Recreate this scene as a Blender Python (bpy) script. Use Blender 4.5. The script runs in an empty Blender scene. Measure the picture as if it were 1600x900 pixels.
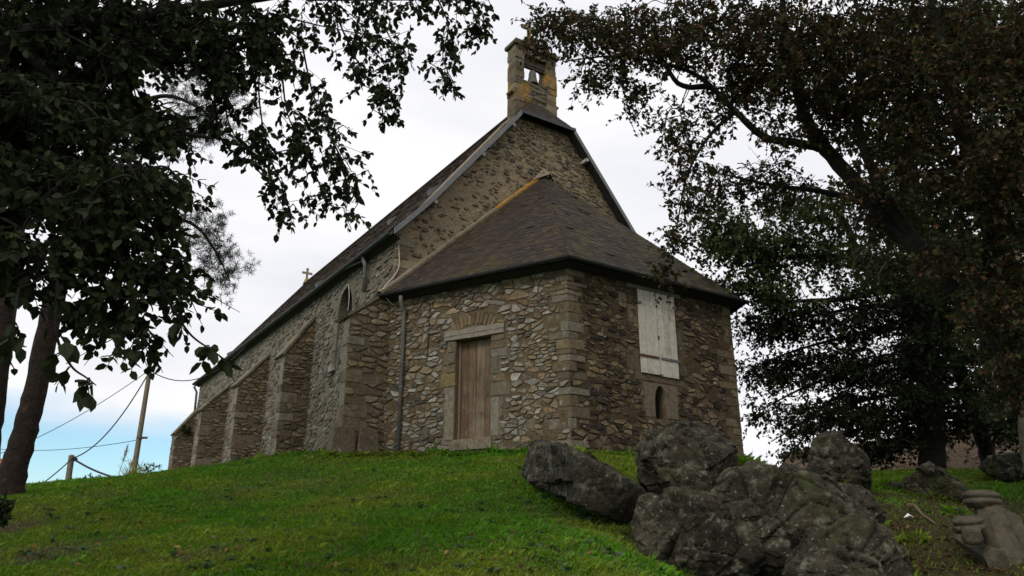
import bpy, bmesh, math, random
import numpy as np
from math import sin, cos, tan, pi, radians, hypot, atan2
from mathutils import Vector, Matrix, noise as mnoise

random.seed(7); rng = np.random.default_rng(7)
scene = bpy.context.scene
COL = scene.collection

# ------------------------------------------------------------------ camera
FPX, PITCH = 1197.06, radians(19.01)
EYE = np.array([0.0, 0.0, 1.6])
cam = bpy.data.cameras.new('camera')
cam.sensor_width = 36.0
cam.lens = 36.0 * FPX / 1600.0
cam.clip_start = 0.05
cam.clip_end = 6000
camo = bpy.data.objects.new('camera', cam)
camo.location = EYE
camo.rotation_euler = (pi / 2 + PITCH, 0, 0)
COL.objects.link(camo)
scene.camera = camo

# ------------------------------------------------------------------ sky
SUN_AZ, SUN_EL = radians(-150), radians(40)      # azimuth from +Y, clockwise seen from above
world = bpy.data.worlds.new('World')
scene.world = world
world.use_nodes = True
nt = world.node_tree
for n in list(nt.nodes): nt.nodes.remove(n)
def N(t, typ, **kw):
    n = t.nodes.new(typ)
    for k, v in kw.items(): setattr(n, k, v)
    return n
out = N(nt, 'ShaderNodeOutputWorld'); bg = N(nt, 'ShaderNodeBackground')
bg.inputs['Strength'].default_value = 0.115
sky = N(nt, 'ShaderNodeTexSky', sky_type='NISHITA', sun_disc=False)
sky.sun_elevation = SUN_EL; sky.sun_rotation = SUN_AZ
sky.air_density = 1.0; sky.dust_density = 0.6; sky.ozone_density = 2.5
tc = N(nt, 'ShaderNodeTexCoord')
sep = N(nt, 'ShaderNodeSeparateXYZ'); nt.links.new(tc.outputs['Generated'], sep.inputs[0])
mp = N(nt, 'ShaderNodeMapping'); mp.inputs['Scale'].default_value = (1.6, 1.6, 6.0)
nt.links.new(tc.outputs['Generated'], mp.inputs[0])
nz = N(nt, 'ShaderNodeTexNoise'); nz.inputs['Scale'].default_value = 1.3; nz.inputs['Detail'].default_value = 6; nz.inputs['Roughness'].default_value = 0.55
nt.links.new(mp.outputs[0], nz.inputs[0])
def math_node(t, op, a=None, b=None, c=None, clamp=False):
    m = t.nodes.new('ShaderNodeMath'); m.operation = op; m.use_clamp = clamp
    for i, q in enumerate((a, b, c)):
        if q is None: continue
        if isinstance(q, (int, float)): m.inputs[i].default_value = q
        else: t.links.new(q, m.inputs[i])
    return m.outputs[0]
# the cloud deck ends above the western horizon, where a strip of clear sky is left
edge = math_node(nt, 'ADD', math_node(nt, 'MULTIPLY_ADD', sep.outputs['X'], -0.20, 0.055),
                 math_node(nt, 'MULTIPLY_ADD', nz.outputs['Fac'], 0.16, -0.08))
cover = math_node(nt, 'MULTIPLY_ADD', math_node(nt, 'SUBTRACT', sep.outputs['Z'], edge), 22.0, 0.5, clamp=True)
nz2 = N(nt, 'ShaderNodeTexNoise'); nz2.inputs['Scale'].default_value = 1.1; nz2.inputs['Detail'].default_value = 5
nt.links.new(mp.outputs[0], nz2.inputs[0])
ramp = N(nt, 'ShaderNodeValToRGB')
ramp.color_ramp.elements[0].position = 0.36; ramp.color_ramp.elements[0].color = (0.83, 0.84, 0.90, 1)
ramp.color_ramp.elements[1].position = 0.60; ramp.color_ramp.elements[1].color = (1.0, 1.0, 1.02, 1)
nt.links.new(nz2.outputs['Fac'], ramp.inputs[0])
cl = N(nt, 'ShaderNodeVectorMath', operation='SCALE'); cl.inputs['Scale'].default_value = 8.7
nt.links.new(ramp.outputs[0], cl.inputs[0])
skm = N(nt, 'ShaderNodeVectorMath', operation='MULTIPLY'); skm.inputs[1].default_value = (1.22, 1.42, 1.42)
nt.links.new(sky.outputs[0], skm.inputs[0])
mx = N(nt, 'ShaderNodeMix', data_type='RGBA')
nt.links.new(cover, mx.inputs['Factor']); nt.links.new(skm.outputs[0], mx.inputs['A']); nt.links.new(cl.outputs[0], mx.inputs['B'])
nt.links.new(mx.outputs['Result'], bg.inputs[0]); nt.links.new(bg.outputs[0], out.inputs[0])

# ------------------------------------------------------------------ sun (veiled by the cloud)
sl = bpy.data.lights.new('sun', 'SUN'); sl.energy = 1.5; sl.angle = radians(22); sl.color = (1.0, 0.93, 0.82)
so = bpy.data.objects.new('sun', sl); COL.objects.link(so)
sd = Vector((sin(SUN_AZ) * cos(SUN_EL), cos(SUN_AZ) * cos(SUN_EL), sin(SUN_EL)))
so.rotation_euler = sd.to_track_quat('Z', 'Y').to_euler(); so.location = (-20, -10, 30)

vs = scene.view_settings
vs.view_transform = 'Standard'; vs.look = 'None'; vs.exposure = 0.0; vs.gamma = 1.0; vs.use_curve_mapping = False

# ------------------------------------------------------------------ frames of reference
TH, AZ, DL = radians(-33.48), radians(4.37), radians(26.2)
CP, SP = cos(PITCH), sin(PITCH)
PC = 15 * np.array([sin(AZ), cos(AZ), 0.0])                 # near corner of the apse
UU = np.array([sin(TH), cos(TH), 0.0])                      # along the nave, away
VV = np.array([cos(TH), -sin(TH), 0.0])                     # along the end wall, to the right
ZZ = np.array([0, 0, 1.0])
def W(u, v, z): return PC + u * UU + v * VV + np.array([0, 0, z])
def ray(px, py):
    a = (px - 800) / FPX; b = (450 - py) / FPX
    return np.array([a, CP - b * SP, SP + b * CP])
def at(px, py, d):                                          # point seen at a pixel of the photo, d metres away over the ground
    r = ray(px, py); return EYE + r * (d / hypot(r[0], r[1]))

# ------------------------------------------------------------------ helpers
def tag(o, label=None, cat=None, group=None, kind=None):
    if label: o['label'] = label
    if cat: o['category'] = cat
    if group: o['group'] = group
    if kind: o['kind'] = kind
    return o
def empty(name, loc=(0, 0, 0), parent=None):
    o = bpy.data.objects.new(name, None); o.location = loc; o.empty_display_size = .2
    COL.objects.link(o); o.parent = parent
    return o
class MB:
    """collects polygons with one colour each"""
    def __init__(s): s.v = []; s.f = []; s.c = []
    def poly(s, pts, col=(1, 1, 1)):
        i = len(s.v); s.v += [tuple(p) for p in pts]; s.f.append(tuple(range(i, i + len(pts)))); s.c.append(col)
    def add(s, verts, faces, col=(1, 1, 1)):
        i = len(s.v); s.v += [tuple(p) for p in verts]
        for f in faces: s.f.append(tuple(k + i for k in f)); s.c.append(col)
    def box8(s, p, col=(1, 1, 1)):
        s.add(p, [(0, 3, 2, 1), (4, 5, 6, 7), (0, 1, 5, 4), (1, 2, 6, 5), (2, 3, 7, 6), (3, 0, 4, 7)], col)
    def obox(s, c, ax, ay, az, col=(1, 1, 1)):              # centre + three half axes
        c, ax, ay, az = (np.asarray(q, float) for q in (c, ax, ay, az))
        s.box8([c - ax - ay - az, c + ax - ay - az, c + ax + ay - az, c - ax + ay - az,
                c - ax - ay + az, c + ax - ay + az, c + ax + ay + az, c - ax + ay + az], col)
    def beam(s, a, b, w, h, up=ZZ, col=(1, 1, 1)):
        a = np.asarray(a, float); b = np.asarray(b, float); d = b - a; L = np.linalg.norm(d); d = d / L
        x = np.cross(d, up); x /= np.linalg.norm(x); y = np.cross(x, d)
        s.obox((a + b) / 2, d * L / 2, x * w / 2, y * h / 2, col)
    def tube(s, pts, rad, n=6, col=(1, 1, 1), cap=True):
        pts = [np.asarray(p, float) for p in pts]; m = len(pts)
        if not hasattr(rad, '__len__'): rad = [rad] * m
        base = len(s.v); ref = None
        for i, p in enumerate(pts):
            d = pts[min(i + 1, m - 1)] - pts[max(i - 1, 0)]; d = d / (np.linalg.norm(d) + 1e-9)
            if ref is None:
                ref = np.cross(d, (0.3, 0.2, 1) if abs(d[2]) < .9 else (1, 0.1, 0))
            x = ref - d * (ref @ d); x /= (np.linalg.norm(x) + 1e-9); y = np.cross(d, x); ref = x
            for k in range(n):
                a = 2 * pi * k / n; s.v.append(tuple(p + (x * cos(a) + y * sin(a)) * rad[i]))
        for i in range(m - 1):
            for k in range(n):
                s.f.append((base + i * n + k, base + i * n + (k + 1) % n, base + (i + 1) * n + (k + 1) % n, base + (i + 1) * n + k)); s.c.append(col)
        if cap:
            s.f.append(tuple(base + k for k in range(n))[::-1]); s.c.append(col)
            s.f.append(tuple(base + (m - 1) * n + k for k in range(n))); s.c.append(col)
    def lathe(s, prof, c, ax=ZZ, n=20, col=(1, 1, 1)):      # profile of (radius, height)
        ax = np.asarray(ax, float); ax /= np.linalg.norm(ax)
        x = np.cross(ax, (1, 0, 0) if abs(ax[0]) < .8 else (0, 1, 0)); x /= np.linalg.norm(x); y = np.cross(ax, x)
        b = len(s.v)
        for r, h in prof:
            for k in range(n):
                a = 2 * pi * k / n; s.v.append(tuple(np.asarray(c) + ax * h + (x * cos(a) + y * sin(a)) * r))
        for i in range(len(prof) - 1):
            for k in range(n):
                s.f.append((b + i * n + k, b + i * n + (k + 1) % n, b + (i + 1) * n + (k + 1) % n, b + (i + 1) * n + k)); s.c.append(col)
    def build(s, name, mat, parent=None, smooth=False):
        return mesh_obj(name, s.v, s.f, mat, parent, s.c, smooth)
def mesh_obj(name, v, f, mat, parent=None, cols=None, smooth=False):
    me = bpy.data.meshes.new(name); me.from_pydata([tuple(map(float, p)) for p in v], [], f)
    if cols is not None:
        a = me.attributes.new('col', 'FLOAT_COLOR', 'FACE')
        arr = np.ones((len(f), 4), np.float32); arr[:, :3] = np.array(cols, np.float32).reshape(-1, 3); a.data.foreach_set('color', arr.ravel())
    if smooth: me.polygons.foreach_set('use_smooth', np.ones(len(f), bool))
    me.materials.append(mat); me.update()
    o = bpy.data.objects.new(name, me); COL.objects.link(o); o.parent = parent
    return o
def np_mesh(name, verts, loops, sizes, mat, cols=None, smooth=False, parent=None, vcol=None):
    """fast mesh from arrays: loops = flat vertex indices, sizes = corners of each face"""
    me = bpy.data.meshes.new(name)
    me.vertices.add(len(verts)); me.vertices.foreach_set('co', np.asarray(verts, np.float32).ravel())
    me.loops.add(len(loops)); me.loops.foreach_set('vertex_index', np.asarray(loops, np.int32))
    me.polygons.add(len(sizes)); st = np.concatenate([[0], np.cumsum(sizes)[:-1]]).astype(np.int32)
    me.polygons.foreach_set('loop_start', st)
    if smooth: me.polygons.foreach_set('use_smooth', np.ones(len(sizes), bool))
    me.update(calc_edges=True); me.validate()
    for dom, arr in (('FACE', cols), ('POINT', vcol)):
        if arr is not None:
            a = me.attributes.new('col', 'FLOAT_COLOR', dom); q = np.ones((len(arr), 4), np.float32); q[:, :3] = arr
            a.data.foreach_set('color', q.ravel())
    me.materials.append(mat)
    o = bpy.data.objects.new(name, me); COL.objects.link(o); o.parent = parent
    return o
def vn3(p, seed=0):                                         # smooth 3D value noise, -1..1
    i = np.floor(p).astype(np.int64); f = p - i; f = f * f * f * (f * (f * 6 - 15) + 10); o = 0
    for dx in (0, 1):
        for dy in (0, 1):
            for dz in (0, 1):
                n = ((i[:, 0] + dx) * 374761393 + (i[:, 1] + dy) * 668265263 + (i[:, 2] + dz) * 2147483647 % 1000003 * 97 + seed * 1442695) & 0x7fffffff
                n = ((n ^ (n >> 13)) * 1274126177) & 0x7fffffff; n = ((n ^ (n >> 15)) * 2246822519) & 0x7fffffff
                w = (f[:, 0] if dx else 1 - f[:, 0]) * (f[:, 1] if dy else 1 - f[:, 1]) * (f[:, 2] if dz else 1 - f[:, 2]); o = o + w * ((n >> 4 & 0xffff) / 32767.5 - 1)
    return o
def fb3(p, sc, oct=4, seed=0, gain=.5):
    o = 0; a = 1.0
    for k in range(oct): o = o + a * vn3(p * sc * 2.03 ** k + 13.7 * k, seed + k); a *= gain
    return o
def rg3(p, sc, oct=4, seed=0):                              # ridged: sharp creases
    o = 0; a = 1.0
    for k in range(oct): o = o + a * (1 - 2 * np.abs(vn3(p * sc * 2.1 ** k + 7.1 * k, seed + k))); a *= .5
    return o
def fbm(p, sc=1.0, oct=4):
    return mnoise.fractal(Vector((p[0] * sc, p[1] * sc, p[2] * sc)), 1.0, 2.0, oct)

# ------------------------------------------------------------------ materials
def material(name, color=(.5, .5, .5), rough=.9, attr=False, spots=(), bump=0, bscale=20, spec=.25, metal=0, var=.0, vscale=3.0, trans=0, bdist=.02, grain=0, hue2=None, h2scale=1.5, h2lo=.45, h2hi=.65):
    """colour (or the 'col' attribute) varied by noise, blended with a second hue and with spots (colour, scale, lo, hi)"""
    m = bpy.data.materials.new(name); m.use_nodes = True; t = m.node_tree
    b = t.nodes['Principled BSDF']; b.inputs['Roughness'].default_value = rough
    b.inputs['Specular IOR Level'].default_value = spec; b.inputs['Metallic'].default_value = metal
    co = t.nodes.new('ShaderNodeTexCoord'); geo = t.nodes.new('ShaderNodeNewGeometry'); P = geo.outputs['Position']
    if attr:
        a = t.nodes.new('ShaderNodeAttribute'); a.attribute_name = 'col'; c = a.outputs['Color']
        if not (color[0] == color[1] == color[2] == 1):
            q = t.nodes.new('ShaderNodeMix'); q.data_type = 'RGBA'; q.blend_type = 'MULTIPLY'; q.inputs['Factor'].default_value = 1
            t.links.new(c, q.inputs['A']); q.inputs['B'].default_value = (*color, 1); c = q.outputs['Result']
    else:
        r = t.nodes.new('ShaderNodeRGB'); r.outputs[0].default_value = (*color, 1); c = r.outputs[0]
    def noise(scale, det=5, rough_=.6):
        n = t.nodes.new('ShaderNodeTexNoise'); n.inputs['Scale'].default_value = scale; n.inputs['Detail'].default_value = det
        n.inputs['Roughness'].default_value = rough_; t.links.new(P, n.inputs['Vector']); return n.outputs['Fac']
    def rng_(fac, lo, hi):
        n = t.nodes.new('ShaderNodeMapRange'); n.inputs['From Min'].default_value = lo; n.inputs['From Max'].default_value = hi
        t.links.new(fac, n.inputs['Value']); return n.outputs['Result']
    def mix(fac, a, bcol):
        n = t.nodes.new('ShaderNodeMix'); n.data_type = 'RGBA'; t.links.new(fac, n.inputs['Factor']); t.links.new(a, n.inputs['A'])
        if isinstance(bcol, tuple): n.inputs['B'].default_value = (*bcol, 1)
        else: t.links.new(bcol, n.inputs['B'])
        return n.outputs['Result']
    if hue2: c = mix(rng_(noise(h2scale), h2lo, h2hi), c, hue2)
    for (sc_, sca, lo, hi) in spots: c = mix(rng_(noise(sca), lo, hi), c, sc_)
    if var:
        f = rng_(noise(vscale, 8, .65), .25, .75)
        mr = t.nodes.new('ShaderNodeMapRange'); mr.inputs['To Min'].default_value = 1 - var; mr.inputs['To Max'].default_value = 1 + var
        t.links.new(f, mr.inputs['Value'])
        s_ = t.nodes.new('ShaderNodeVectorMath'); s_.operation = 'SCALE'; t.links.new(c, s_.inputs[0]); t.links.new(mr.outputs[0], s_.inputs['Scale']); c = s_.outputs[0]
    if grain:                                               # fibres running up the planks
        mp_ = t.nodes.new('ShaderNodeMapping'); mp_.inputs['Scale'].default_value = (45, 45, 1.6); t.links.new(P, mp_.inputs[0])
        n = t.nodes.new('ShaderNodeTexNoise'); n.inputs['Scale'].default_value = 1; n.inputs['Detail'].default_value = 6; n.inputs['Roughness'].default_value = .65; t.links.new(mp_.outputs[0], n.inputs['Vector'])
        mr = t.nodes.new('ShaderNodeMapRange'); mr.inputs['From Min'].default_value = .3; mr.inputs['From Max'].default_value = .7; mr.inputs['To Min'].default_value = 1 - grain; mr.inputs['To Max'].default_value = 1 + grain; t.links.new(n.outputs['Fac'], mr.inputs['Value'])
        s_ = t.nodes.new('ShaderNodeVectorMath'); s_.operation = 'SCALE'; t.links.new(c, s_.inputs[0]); t.links.new(mr.outputs[0], s_.inputs['Scale']); c = s_.outputs[0]
    t.links.new(c, b.inputs['Base Color'])
    if bump:
        bp = t.nodes.new('ShaderNodeBump'); bp.inputs['Strength'].default_value = bump; bp.inputs['Distance'].default_value = bdist
        t.links.new(noise(bscale, 8, .7), bp.inputs['Height']); t.links.new(bp.outputs[0], b.inputs['Normal'])
    if trans:
        tr = t.nodes.new('ShaderNodeBsdfTranslucent'); t.links.new(c, tr.inputs['Color'])
        ms = t.nodes.new('ShaderNodeMixShader'); ms.inputs[0].default_value = trans
        t.links.new(b.outputs[0], ms.inputs[1]); t.links.new(tr.outputs[0], ms.inputs[2]); t.links.new(ms.outputs[0], t.nodes['Material Output'].inputs[0])
    return m
W1 = (1, 1, 1)
M = {}
M['stone'] = material('rubble_stone', W1, attr=True, var=.8, vscale=30, bump=1.0, bscale=60, bdist=.035, spots=[((.30, .285, .25), 11, .58, .70), ((.17, .115, .055), 1.5, .58, .74), ((.030, .026, .022), 7, .62, .74), ((.035, .03, .025), 2.1, .62, .8)])
M['mortar'] = material('wall_mortar', W1, attr=True, var=.7, vscale=26, bump=1.0, bscale=50, spots=[((.040, .033, .026), 2.1, .58, .75), ((.23, .195, .145), 5, .60, .74), ((.035, .03, .024), 9, .60, .72)])
M['dressed'] = material('dressed_stone', W1, attr=True, var=.5, vscale=15, bump=.9, bscale=40, spots=[((.30, .285, .245), 8, .63, .69), ((.05, .042, .034), 3.7, .58, .78), ((.12, .10, .075), 2.0, .55, .7)])
M['slate'] = material('roof_slate', W1, attr=True, rough=.85, spec=.2, var=.3, vscale=25, bump=.2, bscale=60, spots=[((.075, .062, .022), .9, .56, .74), ((.12, .11, .09), 4.5, .66, .74), ((.035, .03, .027), 1.4, .55, .7)])
M['beige'] = material('beige_mortar', (.20, .165, .115), var=.4, vscale=12, bump=.6, spots=[((.07, .06, .045), 4, .58, .72)])
M['lichen'] = material('lichened_mortar', (.24, .17, .09), var=.35, vscale=12, bump=.6, hue2=(.33, .17, .03), h2scale=1.3, h2lo=.42, h2hi=.6)
M['zinc'] = material('weathered_zinc', (.125, .128, .13), rough=.55, spec=.4, var=.25, vscale=6, spots=[((.09, .09, .09), 3, .6, .75)])
M['gutter'] = material('dark_gutter', (.028, .03, .034), rough=.5, spec=.4, var=.3, vscale=5)
M['pipe'] = material('grey_downpipe', (.15, .145, .14), rough=.6, var=.3, vscale=7, spots=[((.09, .075, .06), 4, .6, .75)])
M['oldwood'] = material('weathered_wood', W1, attr=True, rough=.85, var=.4, vscale=16, bump=.5, bscale=40)
M['dark'] = material('dark_void', (.012, .011, .01), rough=1)
M['glass'] = material('dark_glass', (.02, .022, .025), rough=.15, spec=.5)
M['bronze'] = material('old_bronze', (.085, .075, .065), rough=.6, spec=.5, metal=.3, var=.35, vscale=8)
M['iron'] = material('rusty_iron', (.10, .05, .028), rough=.8, var=.4, vscale=20)
M['doorwood'] = material('door_planks', W1, attr=True, rough=.85, var=.45, vscale=2.2, bump=.4, bscale=30, grain=.5, spots=[((.20, .165, .13), 1.9, .55, .72), ((.045, .03, .02), 2.6, .60, .75)])
M['whitepaint'] = material('worn_white_paint', W1, attr=True, rough=.7, grain=.14, var=.22, vscale=9, bump=.25, bscale=30, spots=[((.20, .165, .125), 13, .62, .72), ((.30, .26, .21), 2.5, .56, .74)])
M['cablewhite'] = material('white_cable', (.5, .48, .44), rough=.6)
M['cableblack'] = material('black_cable', (.03, .03, .035), rough=.6)

# ================================================================== GROUND
LB, LG, LN = 4.938, 4.181, 24.955
GP = [at(*q) for q in [
    (0, 900, 9), (300, 900, 7.6), (600, 900, 6.4), (900, 900, 6.1), (1180, 965, 8.2), (1400, 930, 8.8), (1600, 900, 9.0),
    (0, 775, 17), (100, 765, 18.5), (180, 757, 20.5), (0, 835, 12.5), (300, 815, 12.5), (560, 800, 10.6), (800, 800, 10),
    (1000, 855, 8.1), (1085, 935, 8.2), (1250, 965, 8.8), (1110, 770, 11.6), (1300, 775, 12.2), (1420, 815, 11.0), (1600, 820, 12.5), (1500, 770, 15),
    (1380, 741, 19), (1500, 737, 20), (1600, 738, 19), (1240, 742, 17.5)]]
GP += [W(0, 0, 3.38), W(0, LB, 3.42), W(0, 2.5, 3.42), W(-1.2, 2.6, 3.26), W(2, -1.1, 3.43), W(4.2, -3.1, 3.50), W(9.6, -3, 4.0), W(14, -3, 4.02), W(19.2, -3, 4.22), W(25, -3, 4.55),
       W(4.2, 7, 3.5), W(12, 3, 3.8), W(12, 9, 3.5), W(25, 3, 4.2), W(25, 12, 3.2), W(34, 0, 3.6), W(20, -9, 3.3)]
GP += [np.array(q, float) for q in [(0, 0, 0), (-6, 0, -.1), (6, 0, -.1), (0, -6, -.9), (-14, -4, -.4), (14, -4, -.4), (12, 5, .75), (-11, 5, .75),
       (-20, 20, 2.3), (-25, 28, 1.9), (-30, 12, 1.2), (26, 12, 1.9), (26, 25, 3.2), (18, 34, 3.2), (0, 48, 3.0), (-28, 42, 2.3), (34, 40, 2.6), (-40, 25, .8), (40, 15, 1.5), (-16, 30, 2.9)]]
GP = np.array(GP)
def _phi(r2): return 0.5 * r2 * np.log(r2 + 1e-9)
_d2 = ((GP[:, None, :2] - GP[None, :, :2]) ** 2).sum(-1)
_n = len(GP); _K = np.zeros((_n + 3, _n + 3)); _K[:_n, :_n] = _phi(_d2) + np.eye(_n) * .6
_K[:_n, _n] = 1; _K[:_n, _n + 1:] = GP[:, :2]; _K[_n, :_n] = 1; _K[_n + 1:, :_n] = GP[:, :2].T
_w = np.linalg.solve(_K, np.concatenate([GP[:, 2], np.zeros(3)]))
def gz(x, y):
    x = np.atleast_1d(np.asarray(x, float)); y = np.atleast_1d(np.asarray(y, float)); o = np.zeros_like(x)
    for i in range(0, len(x), 20000):
        a, b = x[i:i + 20000], y[i:i + 20000]
        d = (a[:, None] - GP[None, :, 0]) ** 2 + (b[:, None] - GP[None, :, 1]) ** 2
        o[i:i + 20000] = _phi(d) @ _w[:_n] + _w[_n] + _w[_n + 1] * a + _w[_n + 2] * b
    r = np.hypot(x, y - 12); k = np.clip((r - 38) / 30, 0, 1); k = k * k * (3 - 2 * k)
    o = np.clip(o, -3, 6) * (1 - k) + (-2.0) * k
    # small unevenness of the turf
    o = o + .035 * np.sin(x * 1.3 + 2 * np.sin(y * .7)) * np.sin(y * 1.1 + x * .4) + .014 * np.sin(x * 4.1 + y) * np.sin(y * 3.7 - x * 1.3)
    return o
def g1(x, y): return float(gz(x, y)[0])
def ground_at(px, py, dmin=3, dmax=60):                     # where the sight line of a pixel meets the ground
    ds = np.linspace(dmin, dmax, 400); r = ray(px, py); p = EYE + r[None] * (ds / hypot(r[0], r[1]))[:, None]; h = gz(p[:, 0], p[:, 1]); k = int(np.argmax(p[:, 2] < h))
    if k:
        e0 = p[k - 1, 2] - h[k - 1]; e1 = h[k] - p[k, 2]; f = e0 / (e0 + e1 + 1e-9); q = p[k - 1] * (1 - f) + p[k] * f
    else: q = p[k].copy()
    q[2] = g1(q[0], q[1]); return q
def vnoise(x, y, s, seed=0):                                # smooth value noise in numpy
    x = x * s + seed * 17.3; y = y * s + seed * 9.7; xi = np.floor(x).astype(np.int64); yi = np.floor(y).astype(np.int64); fx = x - xi; fy = y - yi
    fx = fx * fx * (3 - 2 * fx); fy = fy * fy * (3 - 2 * fy)
    def h(a, b):
        n = (a * 374761393 + b * 668265263 + seed * 1442695) & 0x7fffffff; n = ((n ^ (n >> 13)) * 1274126177) & 0x7fffffff; return (n & 0xffff) / 65535.0
    return (h(xi, yi) * (1 - fx) + h(xi + 1, yi) * fx) * (1 - fy) + (h(xi, yi + 1) * (1 - fx) + h(xi + 1, yi + 1) * fx) * fy
def fnoise(x, y, s, seed=0): return .5 * vnoise(x, y, s, seed) + .3 * vnoise(x, y, s * 2.1, seed + 1) + .2 * vnoise(x, y, s * 4.3, seed + 2)
# bare earth and leaf litter among the rocks and under the beech; left-lawn patches also paint in tree shade
BARE_AND_SHADE = [(at(1200, 800, 10.5), 2.0), (at(1400, 850, 9.6), 1.5), (at(1450, 810, 11.3), 1.9), (at(1560, 795, 12.8), 2.0), (at(1520, 850, 10.2), 1.5), (at(1015, 815, 9.6), .45), (at(1320, 775, 13), 1.3), (at(1560, 870, 10), 1.2), (at(1230, 890, 8.6), 1.2), (at(830, 740, 12.6), .4), (at(60, 850, 10.5), 1.6), (at(190, 835, 11), 1.1), (at(330, 880, 8.6), 1.0), (at(20, 800, 13), 1.2), (at(520, 870, 7.6), .5), (at(1560, 735, 24), 4), (at(1300, 735, 24), 3)]
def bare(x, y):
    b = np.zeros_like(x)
    for c, r in BARE_AND_SHADE: b = np.maximum(b, (1.25 if c[0] > 0 else .72) - np.hypot(x - c[0], y - c[1]) / r)
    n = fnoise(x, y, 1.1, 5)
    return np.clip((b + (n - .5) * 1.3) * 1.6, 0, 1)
rad = np.concatenate([np.linspace(.0, 4, 14)[1:], np.linspace(4, 30, 190)[1:], np.geomspace(30, 3000, 60)[1:]])
NA = 420; ang = np.linspace(0, 2 * pi, NA, endpoint=False)
gx = (rad[:, None] * np.sin(ang)[None]).ravel(); gy = (rad[:, None] * np.cos(ang)[None]).ravel()
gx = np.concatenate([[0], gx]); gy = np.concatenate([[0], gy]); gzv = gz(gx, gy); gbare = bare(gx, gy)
lp = []
for i in range(len(rad) - 1):
    a = 1 + i * NA + np.arange(NA); b = 1 + i * NA + (np.arange(NA) + 1) % NA
    lp.append(np.stack([a, a + NA, b + NA, b], 1))
quads = np.concatenate(lp); tri0 = np.stack([np.zeros(NA, int), 1 + np.arange(NA), 1 + (np.arange(NA) + 1) % NA], 1)
patch = fnoise(gx, gy, .55, 11)
gm = bpy.data.materials.new('turf'); gm.use_nodes = True; t = gm.node_tree; pb = t.nodes['Principled BSDF']; pb.inputs['Roughness'].default_value = .95; pb.inputs['Specular IOR Level'].default_value = .1
a_ = N(t, 'ShaderNodeAttribute'); a_.attribute_name = 'col'; ge = N(t, 'ShaderNodeNewGeometry')
n1 = N(t, 'ShaderNodeTexNoise'); n1.inputs['Scale'].default_value = 18; n1.inputs['Detail'].default_value = 8; n1.inputs['Roughness'].default_value = .75; t.links.new(ge.outputs['Position'], n1.inputs[0])
mr = N(t, 'ShaderNodeMapRange'); mr.inputs['From Min'].default_value = .3; mr.inputs['From Max'].default_value = .7; mr.inputs['To Min'].default_value = .45; mr.inputs['To Max'].default_value = 1.6; t.links.new(n1.outputs['Fac'], mr.inputs['Value'])
sc_ = N(t, 'ShaderNodeVectorMath', operation='SCALE'); t.links.new(a_.outputs['Color'], sc_.inputs[0]); t.links.new(mr.outputs[0], sc_.inputs['Scale']); t.links.new(sc_.outputs[0], pb.inputs['Base Color'])
bp = N(t, 'ShaderNodeBump'); bp.inputs['Strength'].default_value = .9; bp.inputs['Distance'].default_value = .03; t.links.new(n1.outputs['Fac'], bp.inputs['Height']); t.links.new(bp.outputs[0], pb.inputs['Normal'])
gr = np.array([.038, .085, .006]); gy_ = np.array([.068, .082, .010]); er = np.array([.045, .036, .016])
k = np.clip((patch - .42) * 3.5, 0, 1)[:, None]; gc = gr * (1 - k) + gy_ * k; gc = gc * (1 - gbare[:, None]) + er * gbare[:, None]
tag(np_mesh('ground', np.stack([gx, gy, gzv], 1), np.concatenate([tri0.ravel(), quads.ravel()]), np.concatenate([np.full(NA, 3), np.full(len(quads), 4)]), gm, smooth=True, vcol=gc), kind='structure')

# ================================================================== CHURCH
church = empty('stone_church', W(2, 2, 3.5))
tag(church, 'old rubble-stone church with slate roofs and buttresses on top of the grassy hill', 'church')
def own(o):                                                 # keep world coordinates under the moved Empty
    o.matrix_parent_inverse = Matrix.Translation(church.location).inverted(); return o
def part(mb, name, mat, parent=None, smooth=False):
    o = mb.build(name, mat, parent or church, smooth)
    if parent is None: own(o)
    return o
OV, OG = .28, .30
HE, HN, ZA, ZR, ZH, WH, WN, VK, ZK = 7.312, 8.925, 11.79, 14.67, 13.5, .94, 2.198, .962, 9.984
TD = tan(DL)
nA = -VV * cos(DL) - UU * sin(DL); tA = UU * cos(DL) - VV * sin(DL); LA = LG / cos(DL)
FR = {'A': (PC, tA, nA), 'B': (PC, VV, -UU), 'G': (PC + LG * UU, VV, -UU), 'N': (PC - 2.0 * VV, UU, -VV)}
def wp(fr, s, z, h=0.0): o, e, n = fr; return o + e * s + n * h + np.array([0, 0, z])

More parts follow.
